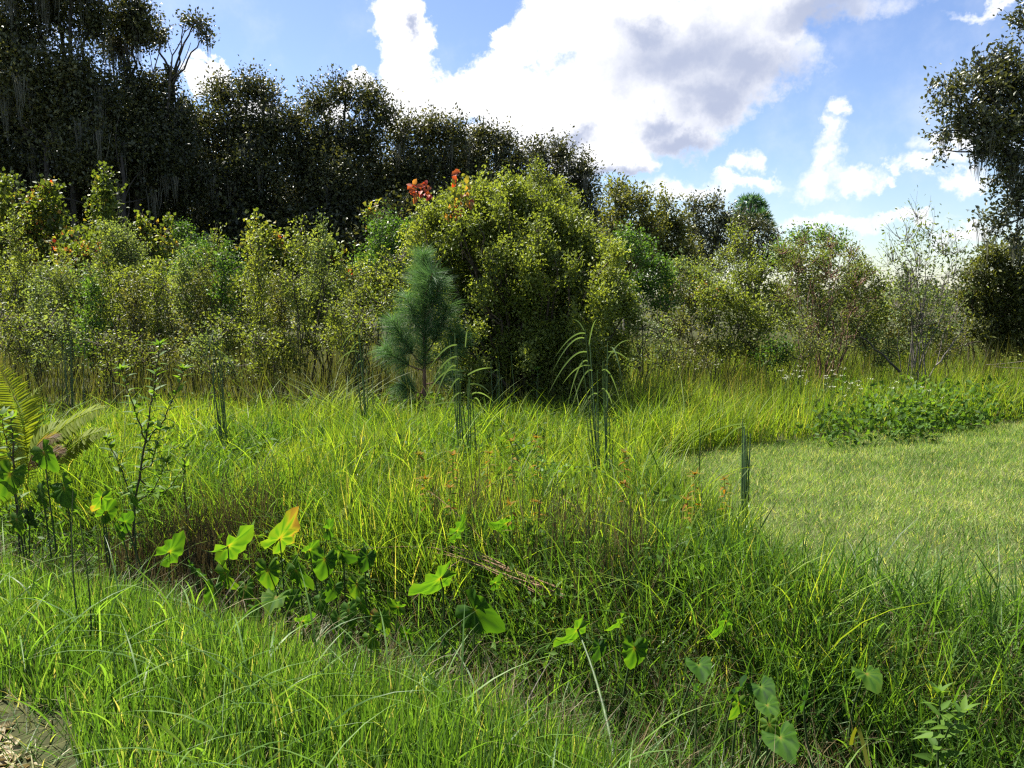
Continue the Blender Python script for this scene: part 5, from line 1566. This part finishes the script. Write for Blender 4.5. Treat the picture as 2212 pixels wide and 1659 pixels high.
fern('yellow green fern with a tall frond cut by the left edge', [((60, 1060), (70, 900), (-10, 780), 55), ((60, 1060), (10, 900), (95, 830), 40), ((60, 1060), (-10, 930), (-30, 850), 50)], 5.6, 1, .8)
fern('yellow green fern with long combed fronds, below the tall frond', [((60, 1010), (140, 890), (235, 880), 50), ((60, 1010), (90, 900), (170, 930), 50), ((100, 1030), (160, 930), (240, 930), 42)], 5.2, 2, .75)
fern('dead brown fern frond below the combed ferns', [((60, 1020), (75, 930), (130, 950), 40), ((60, 1020), (100, 960), (140, 985), 36)], 5.0, 3, .02)
fern('pale yellow fern frond lying on the edge of the mown lawn', [((1985, 1420), (2030, 1365), (2082, 1360), 16)], 3.6, 4, .95)
fern('tiny fern frond beside the flat ear leaf of the middle group', [((735, 1130), (745, 1100), (760, 1090), 16)], 5.0, 5, .6)

# dead stalks
rng = np.random.default_rng(90)
s0, e0 = atp(446, 551, 4.55), atp(552, 592, 4.2)
o = thing('dead_stalk_bundle', (s0 + e0) / 2, 'bundle of dead red brown stalks fallen across the ditch', 'dead stalks')
for k in range(11):
    s = s0 + rng.normal(0, .035, 3) + (e0 - s0) * rng.uniform(-.15, .15)
    e = e0 + rng.normal(0, .03, 3) * [1, 1, .7] + (e0 - s0) * rng.uniform(-.1, .15)
    P = bez(s[None], e[None], ((s + e) / 2 + rng.normal(0, .015, 3) + [0, 0, .02])[None], 8)
    V, T, c = tubes(P, np.linspace(.0022, .0045, 8)[None], 4)
    link('stalk', mesh('dead_stalk', local(V, o), T, M['deadstalk'], c), o)
for k, (a0, a1, r, lab) in enumerate([((350, 551, 4.7), (446, 549, 4.6), .002, 'thin pale dead stem pointing left out of the stalk bundle'), ((466, 557, 4.4), (413, 600, 4.2), .002, 'thin straw stem crossing the long lone ear leaf'), ((430, 492, 4.9), (487, 545, 4.6), .003, 'tan seed stem bent over above the dead stalk bundle'), ((560, 497, 5.0), (640, 560, 4.4), .003, 'long dead stem slanting down to the right in the ditch grass')]):
    s, e = atp(*a0), atp(*a1)
    o = thing('fallen_straw', s, lab, 'dead grass')
    V, T, c = tubes(bez(s[None], e[None], ((s + e) / 2 + [0, 0, .04])[None], 8), np.linspace(r, r * .7, 8)[None], 4)
    link('stalk', mesh('dead_stem', local(V, o), T, M['deadstalk'], c), o)

# folded yellow blades near the lower right, stray wires at the right edge
for k, (pts, lab) in enumerate([([(2 * 0 + 1198.5, 735), (1198.0, 690), (1203, 745)], 'x')]):
    pass
s = atp(851, 770, 2.75)
o = thing('yellow_blade', s, 'yellow grass blade folded over near the bottom edge at right', 'grass blade')
P = np.concatenate([bez(atp(851, 745, 2.8)[None], atp(857, 727, 2.8)[None], atp(852, 735, 2.8)[None], 5)[0], bez(atp(858, 727, 2.8)[None], atp(868, 766, 2.72)[None], atp(863, 740, 2.78)[None], 6)[0]])
sd = np.array([1, 0, .1]) * .007
V = np.stack([P - sd, P + sd], 1).reshape(-1, 3)
T = [q for k in range(10) for q in ((2 * k, 2 * k + 1, 2 * k + 3), (2 * k, 2 * k + 3, 2 * k + 2))]
link('blade', mesh('yellow_blade', local(V, o), T, M['ear'], np.full(len(V), .84)), o)
o = thing('wire', at(2150, 790, 13), 'two slack wires at the right edge in front of the dark rounded bush', 'wire')
for a_, b_, c_ in (((2130, 788), (2300, 765), (2200, 785)), ((2145, 792), (2300, 795), (2220, 798))):
    V, T, c = tubes(bez(at(*a_, 13)[None], at(*b_, 12)[None], at(*c_, 12.5)[None], 10), np.full((1, 10), .004), 4)
    link('wire_strand', mesh('wire', local(V, o), T, M['grey'], c), o)

# dead leaves on the sandy path
rng = np.random.default_rng(95)
n = 1500
x = rng.uniform(-2.6, -.9, n)
q = rng.uniform(-.12, .6, n)
y = 2.5 - (x + 1.6) * .8 - q
b = np.stack([x, y, np.full(n, -.016)], 1) + rng.normal(0, .01, (n, 3)) * [1, 1, .3]
V, T, c = leaves(b, rng.normal(0, 1, b.shape) * [1, 1, .15], rng.normal(0, .25, b.shape) + [0, 0, 1], rng.uniform(.025, .07, n), .5, rng.uniform(.55, 1, n), .3, True)
tag(link('leaf_litter', mesh('leaf_litter', V, T, M['straw'], c)), 'dry tan leaf litter on the sandy path', kind='stuff')
print('triangles', NTRI[0])
